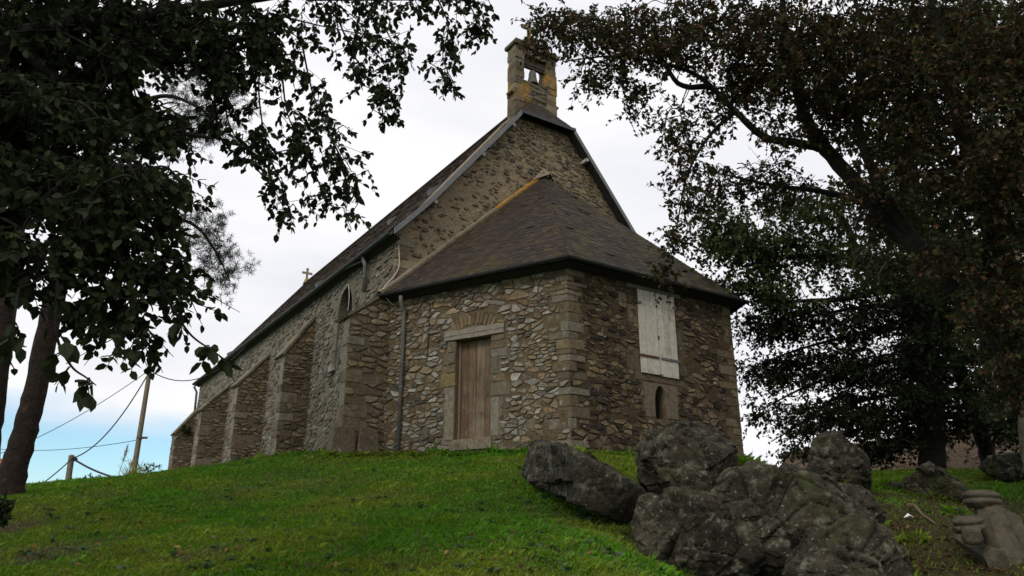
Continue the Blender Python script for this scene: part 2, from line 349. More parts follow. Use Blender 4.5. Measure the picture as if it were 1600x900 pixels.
def clip(poly, a, b, c):                                    # keep a x + b y <= c
    o = []
    for i in range(len(poly)):
        p, q = poly[i], poly[(i + 1) % len(poly)]; dp = a * p[0] + b * p[1] - c; dq = a * q[0] + b * q[1] - c
        if dp <= 0: o.append(p)
        if dp * dq < 0: k = dp / (dp - dq); o.append((p[0] + (q[0] - p[0]) * k, p[1] + (q[1] - p[1]) * k))
    return o
def area(p): return .5 * sum(p[i][0] * p[(i + 1) % len(p)][1] - p[(i + 1) % len(p)][0] * p[i][1] for i in range(len(p)))
def rubble(region, sx, sz, obst=(), gap=.012, drop=.22, jit=.42, keep=1.0, R=random):
    """irregular stones filling a convex region (counter-clockwise), leaving obstacle rectangles free"""
    xs = [p[0] for p in region]; zs = [p[1] for p in region]
    x0, x1, z0, z1 = min(xs), max(xs), min(zs), max(zs); nx = int((x1 - x0) / sx) + 3; nz = int((z1 - z0) / sz) + 3
    grid = {}
    for j in range(-1, nz):
        for i in range(-1, nx):
            if R.random() < drop * (.35 + 1.3 * (.5 + .8 * mnoise.noise(Vector((i * sx * 1.6, j * sz * 1.6, 3.3))))): continue
            grid[(i, j)] = (x0 + (i + (.5 if j % 2 else 0) + R.uniform(-jit, jit)) * sx, z0 + (j + R.uniform(-jit, jit)) * sz)
    hp = []
    for i in range(len(region)):
        p, q = region[i], region[(i + 1) % len(region)]; ex, ez = q[0] - p[0], q[1] - p[1]; L = hypot(ex, ez); a, b = ez / L, -ex / L; hp.append((a, b, a * p[0] + b * p[1]))
    asp = sx / sz; res = []
    for (i, j), (px, pz) in grid.items():
        poly = [(px - 2 * sx, pz - 2 * sz), (px + 2 * sx, pz - 2 * sz), (px + 2 * sx, pz + 2 * sz), (px - 2 * sx, pz + 2 * sz)]
        for dj in (-2, -1, 0, 1, 2):
            for di in (-2, -1, 0, 1, 2):
                if (di or dj) and (i + di, j + dj) in grid:
                    qx, qz = grid[(i + di, j + dj)]; a = (qx - px) / asp ** 2; b = (qz - pz)
                    c = a * (px + qx) / 2 + b * (pz + qz) / 2; poly = clip(poly, a, b, c)
                    if len(poly) < 3: break
            if len(poly) < 3: break
        if len(poly) < 3: continue
        for a, b, c in hp:
            poly = clip(poly, a, b, c)
            if len(poly) < 3: break
        if len(poly) < 3: continue
        ok = True
        for (a0, b0, a1, b1) in obst:
            cx = sum(p[0] for p in poly) / len(poly); cz = sum(p[1] for p in poly) / len(poly)
            if min(p[0] for p in poly) > a1 or max(p[0] for p in poly) < a0 or min(p[1] for p in poly) > b1 or max(p[1] for p in poly) < b0: continue
            d = max((a0 - cx, 0), (cx - a1, 1), (b0 - cz, 2), (cz - b1, 3))
            if d[0] < .01: ok = False; break
            poly = clip(poly, *[(1, 0, a0), (-1, 0, -a1), (0, 1, b0), (0, -1, -b1)][d[1]])
            if len(poly) < 3: ok = False; break
        if not ok: continue
        # shrink for the joint
        cx = sum(p[0] for p in poly) / len(poly); cz = sum(p[1] for p in poly) / len(poly)
        n = len(poly); g = gap * R.uniform(.5, 1.6)
        for q in range(n):
            p0, p1 = poly[q], poly[(q + 1) % n]
        sh = list(poly)
        for q in range(n):
            p0, p1 = poly[q], poly[(q + 1) % n]; ex, ez = p1[0] - p0[0], p1[1] - p0[1]; L = hypot(ex, ez)
            if L < 1e-6: continue
            a, b = ez / L, -ex / L; sh = clip(sh, a, b, a * p0[0] + b * p0[1] - g)
            if len(sh) < 3: break
        if len(sh) < 3 or area(sh) < .0012: continue
        if R.random() > keep - .75 * max(0, mnoise.noise(Vector((px * 1.1, pz * 1.1, 7.7))) - .12): continue
        rnd = []
        for q in range(len(sh)):
            p0, p1, p2 = sh[q - 1], sh[q], sh[(q + 1) % len(sh)]; k1 = R.uniform(.08, .26); k2 = R.uniform(.08, .26)
            rnd.append((p1[0] + (p0[0] - p1[0]) * k1, p1[1] + (p0[1] - p1[1]) * k1)); rnd.append((p1[0] + (p2[0] - p1[0]) * k2, p1[1] + (p2[1] - p1[1]) * k2))
        res.append(rnd[:14])
    return res
def stone_geo(fr, poly, h, R=random, deep=.03):
    cx = sum(p[0] for p in poly) / len(poly); cz = sum(p[1] for p in poly) / len(poly); n = len(poly)
    tx, tz = R.uniform(-.25, .25), R.uniform(-.35, .15); v = []
    for p in poly: v.append(wp(fr, p[0], p[1], -deep))
    for p in poly:
        k = R.uniform(.68, .9); q = (cx + (p[0] - cx) * k, cz + (p[1] - cz) * k)
        v.append(wp(fr, q[0], q[1], max(.002, h * R.uniform(.65, 1.1) + tx * (q[0] - cx) * .25 + tz * (q[1] - cz) * .25)))
    f = [(i, (i + 1) % n, n + (i + 1) % n, n + i) for i in range(n)] + [tuple(range(n, 2 * n))]
    return v, f
def pick(pal, R=random, sp=.3):
    c = R.choice(pal); k = R.uniform(1 - sp, 1 + sp); return tuple(max(0, x * k * R.uniform(.97, 1.03)) for x in c)
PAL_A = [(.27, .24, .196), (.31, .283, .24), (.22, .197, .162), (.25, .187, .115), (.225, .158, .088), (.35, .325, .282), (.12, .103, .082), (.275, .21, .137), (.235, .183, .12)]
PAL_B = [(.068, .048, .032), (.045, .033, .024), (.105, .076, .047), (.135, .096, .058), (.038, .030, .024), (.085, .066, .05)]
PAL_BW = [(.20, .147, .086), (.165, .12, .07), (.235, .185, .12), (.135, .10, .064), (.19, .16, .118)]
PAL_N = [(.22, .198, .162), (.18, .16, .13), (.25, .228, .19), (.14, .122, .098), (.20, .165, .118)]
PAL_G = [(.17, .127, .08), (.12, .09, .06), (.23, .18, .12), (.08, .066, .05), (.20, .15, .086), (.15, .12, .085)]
pool = []                                                   # candidates for single stones: (visible size, owner, verts, faces, colour)
def lay(owner, fr, polys, pal, h, R, rank=1.0, joined=None):
    for p in polys:
        v, f = stone_geo(fr, p, h * R.uniform(.5, 1.5), R); c = pick(pal, R)
        m = sum(v) / len(v); d = np.linalg.norm(m - EYE); vis = area(p) * abs(((EYE - m) / d) @ fr[2]) / d ** 2 * rank
        pool.append((vis, owner, v, f, c))

def wall_face(mb, fr, rect, openings=(), depth=.35, col=(.2, .155, .1)):
    s0, s1, z0, z1 = rect
    q = lambda a, b, c, d, h=0: mb.poly([wp(fr, a, c, h), wp(fr, b, c, h), wp(fr, b, d, h), wp(fr, a, d, h)], col)
    X = sorted({s0, s1, *[o[0] for o in openings], *[o[1] for o in openings]}); Z = sorted({z0, z1, *[o[2] for o in openings], *[o[3] for o in openings]})
    for i in range(len(X) - 1):
        for j in range(len(Z) - 1):
            cx, cz = (X[i] + X[i + 1]) / 2, (Z[j] + Z[j + 1]) / 2
            if not any(o[0] < cx < o[1] and o[2] < cz < o[3] for o in openings): q(X[i], X[i + 1], Z[j], Z[j + 1])
    for a, b, c, d in openings:
        for (p0, p1) in (((a, c), (b, c)), ((b, c), (b, d)), ((b, d), (a, d)), ((a, d), (a, c))):
            mb.poly([wp(fr, *p0), wp(fr, *p1), wp(fr, *p1, -depth), wp(fr, *p0, -depth)], col)
    q(s1, s0, z0, z1, -.6)
    for s in (s0, s1): mb.poly([wp(fr, s, z0), wp(fr, s, z1), wp(fr, s, z1, -.6), wp(fr, s, z0, -.6)], col)
def rough_face(mb, fr, region, step, amp, col, openings=(), seed=0):
    """uneven mortar between the stones: a fine grid pushed in and out; region is (s0, s1, z0, z1) or a test function"""
    s0, s1, z0, z1 = region[:4]; test = region[4] if len(region) > 4 else None
    nx, nz = int((s1 - s0) / step), int((z1 - z0) / step); S = np.linspace(s0, s1, nx + 1); Z = np.linspace(z0, z1, nz + 1); SS, ZZ_ = np.meshgrid(S, Z, indexing='ij')
    p = np.stack([SS.ravel(), ZZ_.ravel(), np.full(SS.size, seed * 3.3)], 1); h = amp * (fb3(p, 5.5, 3, seed) * .7 + .35 * fb3(p, 1.3, 2, seed + 9)) + amp * .35
    V = fr[0][None] + SS.ravel()[:, None] * fr[1][None] + h[:, None] * fr[2][None] + ZZ_.ravel()[:, None] * ZZ[None]; base = len(mb.v); mb.v += [tuple(q) for q in V]
    for i in range(nx):
        for j in range(nz):
            cs, cz = (S[i] + S[i + 1]) / 2, (Z[j] + Z[j + 1]) / 2
            if any(o[0] - .03 < cs < o[1] + .03 and o[2] - .03 < cz < o[3] + .03 for o in openings) or (test and not test(cs, cz)): continue
            a = base + i * (nz + 1) + j; mb.f.append((a, a + nz + 1, a + nz + 2, a + 1)); mb.c.append(col)
def arched_head(fr, op, zs, so0, so1, ztop, col, h, parent, name):
    """the two stones that close the corners between a pointed opening and its square hole"""
    s0, s1 = op[0][0], op[-1][0]; c = (s0 + s1) / 2
    for s_out, sd in ((so0, [p for p in op if p[0] <= c + 1e-4 and p[1] >= zs - 1e-4]), (so1, [p for p in op if p[0] >= c - 1e-4 and p[1] >= zs - 1e-4])):
        seq = sorted(sd, key=lambda p: -p[1]); m2 = MB()
        m2.poly([wp(fr, c, seq[0][1], h), wp(fr, s_out, seq[0][1], h), wp(fr, s_out, ztop, h), wp(fr, c, ztop, h)], col)
        for i in range(len(seq) - 1):
            a, b = seq[i], seq[i + 1]
            m2.poly([wp(fr, a[0], a[1], h), wp(fr, s_out, a[1], h), wp(fr, s_out, b[1], h), wp(fr, b[0], b[1], h)], col)
            m2.poly([wp(fr, a[0], a[1], h), wp(fr, b[0], b[1], h), wp(fr, b[0], b[1], -.24), wp(fr, a[0], a[1], -.24)], col)
        m2.poly([wp(fr, s_out, zs, h), wp(fr, s_out, ztop, h), wp(fr, s_out, ztop, -.05), wp(fr, s_out, zs, -.05)], col)
        m2.poly([wp(fr, s_out, ztop, h), wp(fr, c, ztop, h), wp(fr, c, ztop, -.05), wp(fr, s_out, ztop, -.05)], col)
        part(m2, name, M['dressed'], parent)
def block(mb, fr, s0, s1, z0, z1, h, back=.05, col=(.2, .17, .12), R=random, rough=.012):
    """a dressed stone with worn, slightly irregular edges"""
    b = .012; j = lambda: R.uniform(-rough, rough)
    o = [(s0 + j(), z0 + j()), (s1 + j(), z0 + j()), (s1 + j(), z1 + j()), (s0 + j(), z1 + j())]
    v = [wp(fr, p[0], p[1], -back) for p in o] + [wp(fr, p[0], p[1], h - b) for p in o]
    cx, cz = (s0 + s1) / 2, (z0 + z1) / 2
    v += [wp(fr, p[0] + (b if p[0] < cx else -b), p[1] + (b if p[1] < cz else -b), h + R.uniform(-.004, .006)) for p in o]
    f = []
    for r in (0, 4):
        for i in range(4): f.append((r + i, r + (i + 1) % 4, r + 4 + (i + 1) % 4, r + 4 + i))
    f.append((8, 9, 10, 11)); mb.add(v, f, col)
def single(fr, args, name, mat, parent, col, R=random, **kw):
    mb = MB(); block(mb, fr, *args, col=col, R=R, **kw); return part(mb, name, mat, parent)

# ---- apse walls
R = random.Random(3)
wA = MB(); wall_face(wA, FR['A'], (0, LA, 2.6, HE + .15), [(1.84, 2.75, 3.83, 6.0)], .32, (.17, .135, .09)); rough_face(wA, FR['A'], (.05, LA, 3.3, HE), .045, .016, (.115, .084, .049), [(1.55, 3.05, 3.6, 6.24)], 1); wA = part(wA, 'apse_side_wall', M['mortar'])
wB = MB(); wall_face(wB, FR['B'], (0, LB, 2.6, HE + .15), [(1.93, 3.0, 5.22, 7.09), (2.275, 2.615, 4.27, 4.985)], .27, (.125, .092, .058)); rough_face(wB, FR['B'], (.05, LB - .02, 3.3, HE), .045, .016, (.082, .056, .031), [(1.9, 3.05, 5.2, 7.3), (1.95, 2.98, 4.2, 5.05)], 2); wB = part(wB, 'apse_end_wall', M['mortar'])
frC = (PC + LB * VV, UU * cos(DL) + VV * sin(DL), VV * cos(DL) - UU * sin(DL))
wC = MB(); wall_face(wC, frC, (0, LA, 2.6, HE + .15), (), .3, (.13, .1, .065)); wC = part(wC, 'apse_side_wall', M['mortar'])

# quoins of the corner between the two walls: long and short blocks by turns
z = 3.30; k = 0; qA, qB = [], []
while z < 7.2:
    h = R.uniform(.09, .24); la, lb = (R.uniform(.25, .58), R.uniform(.12, .3)) if k % 2 else (R.uniform(.12, .28), R.uniform(.25, .5))
    h = min(h, 7.24 - z)
    if h < .08: break
    if R.random() < .22: z += h; k += 1; continue
    c = pick([(.15, .115, .07), (.16, .135, .10), (.135, .10, .06), (.165, .14, .105), (.125, .097, .065)], R, .18); mb = MB(); g = .008; e = R.uniform(.006, .030)
    o = PC - (tA * 0) ; crn = lambda zz, a, b, x: None
    # an L-shaped block wrapping the corner: plan polygon offset outwards
    def cpt(x): return PC + nA * x + (-UU) * x * 0 + (tA * 0)
    det = nA[0] * (-UU)[1] - nA[1] * (-UU)[0]
    def corner(x, y):                                       # point at distance x off wall A and y off wall B
        nb = -UU; return PC + np.array([(x * nb[1] - y * nA[1]) / det, (nA[0] * y - nb[0] * x) / det, 0])
    c0 = corner(e, e); a0 = PC + tA * la + nA * e; b0 = PC + VV * lb - UU * e; ai = PC + tA * la - nA * .06; bi = PC + VV * lb + UU * .06; ci = corner(-.06, -.06)
    ring = [a0, c0 + (a0 - c0) * .05, c0 + (b0 - c0) * .05, b0, bi, ci, ai]; nn = len(ring); jj = [R.uniform(-.016, .010) for _ in ring]; ring = [p + nA * R.uniform(-.010, .010) + UU * R.uniform(-.012, .012) for p in ring]
    v = [p + np.array([0, 0, z + g]) for p in ring] + [p + np.array([0, 0, z + h - g + j]) for p, j in zip(ring, jj)]
    mb.add(v, [(i, (i + 1) % nn, nn + (i + 1) % nn, nn + i) for i in range(nn)] + [tuple(range(nn))[::-1], tuple(range(nn, 2 * nn))], c)
    part(mb, 'quoin', M['dressed'], wA); qA.append((0, z, la, z + h)); qB.append((0, z, lb, z + h)); z += h; k += 1
# far quoins of the end wall
z = 3.3; k = 0
while z < 7.2:
    h = min(R.uniform(.16, .3), 7.26 - z); L = R.uniform(.4, .6) if k % 2 else R.uniform(.22, .32)
    if h < .08: break
    single(FR['B'], (LB - L, LB + .008, z + .008, z + h - .008, R.uniform(.006, .02)), 'quoin', M['dressed'], wB, pick([(.15, .11, .065), (.12, .09, .055), (.17, .135, .09)], R), R); qB.append((LB - L, z, LB, z + h)); z += h; k += 1
# door surround
jambs = []
for (s0, s1, z0, z1, c) in [(2.75, 3.02, 3.83, 4.98, (0.195, 0.169, 0.126)), (2.75, 3.14, 4.98, 5.29, (0.187, 0.139, 0.070)), (2.75, 2.99, 5.29, 5.47, (0.148, 0.112, 0.070)), (2.75, 3.10, 5.47, 5.74, (0.144, 0.120, 0.084)), (2.75, 2.97, 5.74, 6.0, (0.148, 0.116, 0.077)),
                            (1.62, 1.84, 3.83, 4.66, (0.203, 0.184, 0.147)), (1.36, 1.84, 4.66, 4.97, (0.148, 0.124, 0.091)), (1.45, 1.84, 4.97, 5.13, (0.156, 0.116, 0.066)), (1.64, 1.84, 5.13, 5.50, (0.133, 0.112, 0.087)), (1.42, 1.84, 5.50, 5.68, (0.179, 0.158, 0.126)), (1.46, 1.84, 5.68, 5.86, (0.140, 0.105, 0.063)), (1.50, 1.84, 5.86, 6.0, (0.144, 0.109, 0.066))]:
    single(FR['A'], (s0 + .006, s1 - .006, z0 + .006, z1 - .006, R.uniform(.012, .024)), 'jamb_stone', M['dressed'], wA, c, R, back=.3); jambs.append((s0, z0, s1, z1))
single(FR['A'], (1.80, 2.80, 3.60, 3.83, .05), 'door_sill', M['dressed'], wA, (.20, .165, .12), R, back=.32)
ob_lint = (1.49, 6.0, 3.05, 6.24)
# relieving arch of thin stones set on edge above the lintel
for i in range(11):
    a = radians(118 - i * 5.6); cx, cz, r0, r1 = 2.29, 5.35, .93 + R.uniform(-.01, .01), 1.24 + R.uniform(-.05, .06)
    w = radians(2.4); pts = [(cx + r0 * cos(a - w), cz + r0 * sin(a - w)), (cx + r1 * cos(a - w), cz + r1 * sin(a - w)), (cx + r1 * cos(a + w), cz + r1 * sin(a + w)), (cx + r0 * cos(a + w), cz + r0 * sin(a + w))]
    v, f = stone_geo(FR['A'], pts, .022, R); mb = MB(); mb.add(v, f, pick([(.17, .122, .066), (.15, .108, .062), (.18, .155, .12)], R)); part(mb, 'arch_stone', M['dressed'], wA)
ob_arch = (1.72, 6.24, 2.82, 6.62)
ob = [(1.84, 3.6, 2.75, 6.0), (1.78, 3.5, 2.82, 3.83), ob_lint, ob_arch] + jambs + qA
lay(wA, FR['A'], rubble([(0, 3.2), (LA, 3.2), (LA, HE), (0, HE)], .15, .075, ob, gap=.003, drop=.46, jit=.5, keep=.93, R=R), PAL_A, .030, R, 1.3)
# shutter and lancet surrounds
lanc = []
for (s0, s1, z0, z1) in [(1.98, 2.27, 4.28, 4.66), (2.62, 2.95, 4.28, 4.70)]:
    single(FR['B'], (s0, s1, z0, z1, .014), 'surround_stone', M['dressed'], wB, (.165, .13, .09), R, back=.2); lanc.append((s0, z0, s1, z1))
lanc.append((1.98, 4.66, 2.95, 5.02)); lanc.append((2.2, 4.2, 2.7, 5.0))
for (s0, s1, z0, z1) in [(1.55, 1.90, 5.25, 5.75), (3.03, 3.32, 5.3, 5.85), (3.03, 3.25, 5.85, 6.4), (1.62, 1.9, 6.3, 6.7), (1.7, 3.2, 5.05, 5.2)]:
    single(FR['B'], (s0, s1, z0, z1, .010), 'jamb_stone', M['dressed'], wB, pick([(.14, .105, .065), (.17, .135, .09), (.13, .10, .07)], R), R, back=.2); lanc.append((s0, z0, s1, z1))
obB = [(1.90, 5.2, 3.03, 7.09), (1.6, 7.07, 3.26, 7.4)] + lanc + qB
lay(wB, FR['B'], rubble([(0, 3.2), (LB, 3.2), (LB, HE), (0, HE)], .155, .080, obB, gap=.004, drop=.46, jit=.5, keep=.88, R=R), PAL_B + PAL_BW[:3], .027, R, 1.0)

# lancet: arched head cut out of one stone, dark glass behind
def pointed(s0, s1, z0, zs, zt, n=7):
    c = (s0 + s1) / 2; L = [(s0, z0)]; 
    for i in range(n + 1):
        k = i / n; L.append((s0 + (c - s0) * (1 - cos(k * pi / 2)), zs + (zt - zs) * sin(k * pi / 2)))
    Rr = [(2 * c - x, zz) for x, zz in reversed(L[:-1])]
    return L + Rr
op = pointed(2.275, 2.615, 4.27, 4.62, 4.985)
cc = (.165, .132, .092)
arched_head(FR['B'], op, 4.62, 1.98, 2.95, 5.02, cc, .014, wB, 'surround_stone')
lw = MB(); lw.poly([wp(FR['B'], x, zz, -.24) for x, zz in op], (.02, .02, .02)); lw = part(lw, 'lancet_window', M['glass'], wB)

# ---- door: four old planks in a thin frame, set back under a split timber lintel
door = empty('door', W(0, 0, 0)); door.location = wp(FR['A'], 2.3, 3.83, -.2); door.parent = church; own(door)
def dpart(mb, name, mat):
    o = mb.build(name, mat, door); o.matrix_parent_inverse = Matrix.Translation(door.location).inverted(); return o
xs = [1.90, 2.10, 2.31, 2.50, 2.70]
for i in range(4):
    mb = MB(); c = [(.13, .088, .056), (.17, .125, .088), (.15, .10, .062), (.115, .075, .046)][i]
    mb.box8([wp(FR['A'], xs[i] + .004, 3.86, -.20), wp(FR['A'], xs[i + 1] - .004, 3.86, -.20), wp(FR['A'], xs[i + 1] - .004, 3.86, -.165 - .004 * (i % 2)), wp(FR['A'], xs[i] + .004, 3.86, -.165 - .004 * (i % 2)),
             wp(FR['A'], xs[i] + .004, 5.98, -.20), wp(FR['A'], xs[i + 1] - .004, 5.98, -.20), wp(FR['A'], xs[i + 1] - .004, 5.98, -.165 - .004 * (i % 2)), wp(FR['A'], xs[i] + .004, 5.98, -.165 - .004 * (i % 2))], c)
    dpart(mb, 'plank', M['doorwood'])
for (a, b, c, d) in [(1.842, 1.90, 3.835, 5.995), (2.70, 2.748, 3.835, 5.995), (1.90, 2.70, 3.835, 3.86)]:
    mb = MB(); mb.box8([wp(FR['A'], a, c, -.24), wp(FR['A'], b, c, -.24), wp(FR['A'], b, c, -.13), wp(FR['A'], a, c, -.13), wp(FR['A'], a, d, -.24), wp(FR['A'], b, d, -.24), wp(FR['A'], b, d, -.13), wp(FR['A'], a, d, -.13)], (.20, .145, .10)); dpart(mb, 'door_frame', M['oldwood'])
for (z0, z1, z2, z3) in [(6.012, 6.105, 6.095, 6.012), (6.118, 6.228, 6.222, 6.106)]:   # split beam: two halves
    mb = MB(); n = 9; v = []
    for i in range(n):
        s = 1.50 + 1.53 * i / (n - 1); a = z0 + (z3 - z0) * i / (n - 1) + R.uniform(-.006, .006); b = z1 + (z2 - z1) * i / (n - 1) + R.uniform(-.008, .008)
        for hh, zz in ((-.2, a), (.05, a), (.055, b), (-.2, b)): v.append(wp(FR['A'], s, zz, hh + (R.uniform(-.006, .006) if hh > 0 else 0)))
    f = [(0, 1, 2, 3), tuple(range(4 * n - 4, 4 * n))[::-1]]
    for i in range(n - 1):
        for q in range(4): f.append((4 * i + q, 4 * i + 4 + q, 4 * i + 4 + (q + 1) % 4, 4 * i + (q + 1) % 4))
    mb.add(v, f, (.235, .205, .168)); part(mb, 'timber_lintel', M['oldwood'])

# ---- white shutters
sh = empty('shutters', (0, 0, 0)); sh.location = wp(FR['B'], 2.46, 5.22, .03); sh.parent = church; own(sh)
def spart(mb, name, mat):
    o = mb.build(name, mat, sh); o.matrix_parent_inverse = Matrix.Translation(sh.location).inverted(); return o
def fbox(fr, a, b, c, d, h0, h1, col):
    mb = MB(); mb.box8([wp(fr, a, c, h0), wp(fr, b, c, h0), wp(fr, b, c, h1), wp(fr, a, c, h1), wp(fr, a, d, h0), wp(fr, b, d, h0), wp(fr, b, d, h1), wp(fr, a, d, h1)], col); return mb
ps = [1.915, 2.09, 2.27, 2.452, 2.464, 2.64, 2.82, 3.015]
for i in range(7):
    if i == 3: continue
    dz = .0 if i < 3 else -.02
    for (z0, z1) in ((5.215 + dz, 6.74), (6.746, 7.085)):
        spart(fbox(FR['B'], ps[i] + .0035, ps[i + 1] - .0035, z0, z1, .012, .045 + R.uniform(-.002, .002), tuple(np.array([.56, .52, .455]) * R.uniform(.92, 1.05))), 'plank', M['whitepaint'])
for (a, b, zz, mt) in [(1.86, 2.43, 5.565, 'iron'), (2.50, 3.06, 5.565, 'zinc'), (1.88, 2.0, 6.76, 'zinc'), (2.96, 3.05, 6.80, 'zinc')]:
    spart(fbox(FR['B'], a, b, zz, zz + .05, .046, .062, (.2, .2, .2)), 'hinge_strap', M[mt])
spart(fbox(FR['B'], 2.44, 2.475, 6.02, 6.09, .048, .065, (.1, .1, .1)), 'latch', M['iron'])
spart(fbox(FR['B'], 2.43, 2.52, 5.205, 5.235, .048, .06, (.1, .1, .1)), 'latch', M['zinc'])
part(fbox(FR['B'], 1.62, 3.24, 7.092, 7.27, -.2, .035, (.155, .16, .13)), 'shutter_lintel', M['oldwood'])

# ---- gable wall and nave walls
CV = LB / 2
def roofz(v):                                               # nave roof height over a plan position
    d = abs(v - CV); he = CV + WN
    if d > he - VK: return HN + (ZK - HN) * (he - d) / VK
    return ZK + (ZR - ZK) * ((he - VK) - d) / (he - VK)
NVL, NVR = -2.0, LB + 2.0
prof = [(NVL, 2.6), (NVR, 2.6), (NVR, roofz(NVR) - .1), (CV + 1.3, roofz(CV + 1.3) - .12), (CV - 1.3, roofz(CV - 1.3) - .12), (NVL, roofz(NVL) - .1)]
prof[3] = (CV + WH + .1, ZH - .02); prof[4] = (CV - WH - .1, ZH - .02)
mb = MB(); cG = (.225, .18, .125)
mb.poly([wp(FR['G'], *p) for p in prof], cG); mb.poly([wp(FR['G'], *p, -.6) for p in prof][::-1], cG)
for i in range(len(prof)): a, b = prof[i], prof[(i + 1) % len(prof)]; mb.poly([wp(FR['G'], *a), wp(FR['G'], *a, -.6), wp(FR['G'], *b, -.6), wp(FR['G'], *b)], cG)
rough_face(mb, FR['G'], (NVL + .02, NVR, 7.1, ZH, lambda a, b: b < roofz(a) - .15 and b > 7.1), .055, .020, (.235, .18, .112), (), 3); wG = part(mb, 'gable_wall', M['mortar'])
R = random.Random(5)
qG = []
z = 7.1; k = 0
while z < 8.9:                                              # corner blocks of the gable
    h = R.uniform(.22, .36); L = R.uniform(.5, .7) if k % 2 else R.uniform(.3, .4); z1 = min(z + h, 8.98)
    if z1 - z > .1: single(FR['G'], (NVL - .01, NVL + L, z + .008, z1 - .008, .02), 'quoin', M['dressed'], wG, pick([(.20, .155, .10), (.17, .13, .085), (.22, .18, .13)], R), R); qG.append((NVL, z, NVL + L, z1))
    z += h; k += 1
tri = [(NVL, 7.2), (NVR, 7.2), (NVR, 8.9), (CV + WH, ZH - .05), (CV - WH, ZH - .05), (NVL, 8.9)]
gst = rubble(tri, .20, .105, qG, gap=.010, drop=.3, jit=.48, R=R)
vis_g = []
for p in gst:
    cx = sum(q[0] for q in p) / len(p); cz = sum(q[1] for q in p) / len(p)
    dens = .62 if (cx < 1.4 and cz < 11.9) else .95           # the lower left is thickly pointed with mortar
    if R.random() < dens:
        if dens < .7: p = [(cx + (q[0] - cx) * .72, cz + (q[1] - cz) * .72) for q in p]
        vis_g.append(p)
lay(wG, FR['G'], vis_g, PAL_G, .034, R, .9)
LNN = LN - LG
def nave_wall(sgn):
    fr = FR['N'] if sgn < 0 else (PC + NVR * VV, UU, VV); mb = MB()
    if sgn < 0:
        wall_face(mb, fr, (LG + .001, LN, 2.6, HN + .14), [(6.75, 7.75, 6.3, 8.45)], .3, (.19, .163, .125))
    else: wall_face(mb, fr, (LG + .001, LN, 2.6, HN + .14), (), .3, (.2, .17, .13))
    return part(mb, 'nave_wall', M['mortar'])
wN = nave_wall(-1); wN2 = nave_wall(1)
mb = MB(); fE = (PC + LN * UU, VV, UU); pe = [(NVL, 2.6), (NVR, 2.6), (NVR, HN + .1), (CV, ZR - .1), (NVL, HN + .1)]; mb.poly([wp(fE, *p) for p in pe][::-1], cG); mb.poly([wp(fE, *p, -.6) for p in pe], cG); wE = part(mb, 'far_gable_wall', M['mortar'])
R = random.Random(9)
lay(wN, FR['N'], rubble([(LG + .1, 3.3), (LN, 3.3), (LN, HN), (LG + .1, HN)], .24, .12, [(6.7, 6.2, 7.8, 8.5)], gap=.009, drop=.3, jit=.48, keep=.85, R=R), PAL_N, .028, R, .8)
# lancet window of the nave half hidden by the corner buttress
mb = MB(); pw = pointed(6.75, 7.75, 6.3, 7.75, 8.45); mb.poly([wp(FR['N'], x, zz, -.22) for x, zz in pw], (.03, .03, .03)); part(mb, 'nave_window', M['glass'], wN)
arched_head(FR['N'], pw, 7.75, 6.6, 7.9, 8.55, (.17, .145, .11), .02, wN, 'window_surround')
for i, (z0, z1) in enumerate([(6.36, 6.8), (6.8, 7.25), (7.25, 7.745)]):
    single(FR['N'], (7.755, 7.95 + .1 * (i % 2), z0 + .005, z1 - .005, .02), 'window_surround', M['dressed'], wN, pick([(.18, .155, .12), (.16, .135, .10)], R), R); single(FR['N'], (6.55, 6.745, z0 + .005, z1 - .005, .02), 'window_surround', M['dressed'], wN, (.23, .2, .16), R)
mb = MB(); block(mb, FR['N'], 7.5, 7.95, 6.2, 6.36, .12, col=(.34, .32, .28), R=R); part(mb, 'window_sill', M['dressed'], wN)

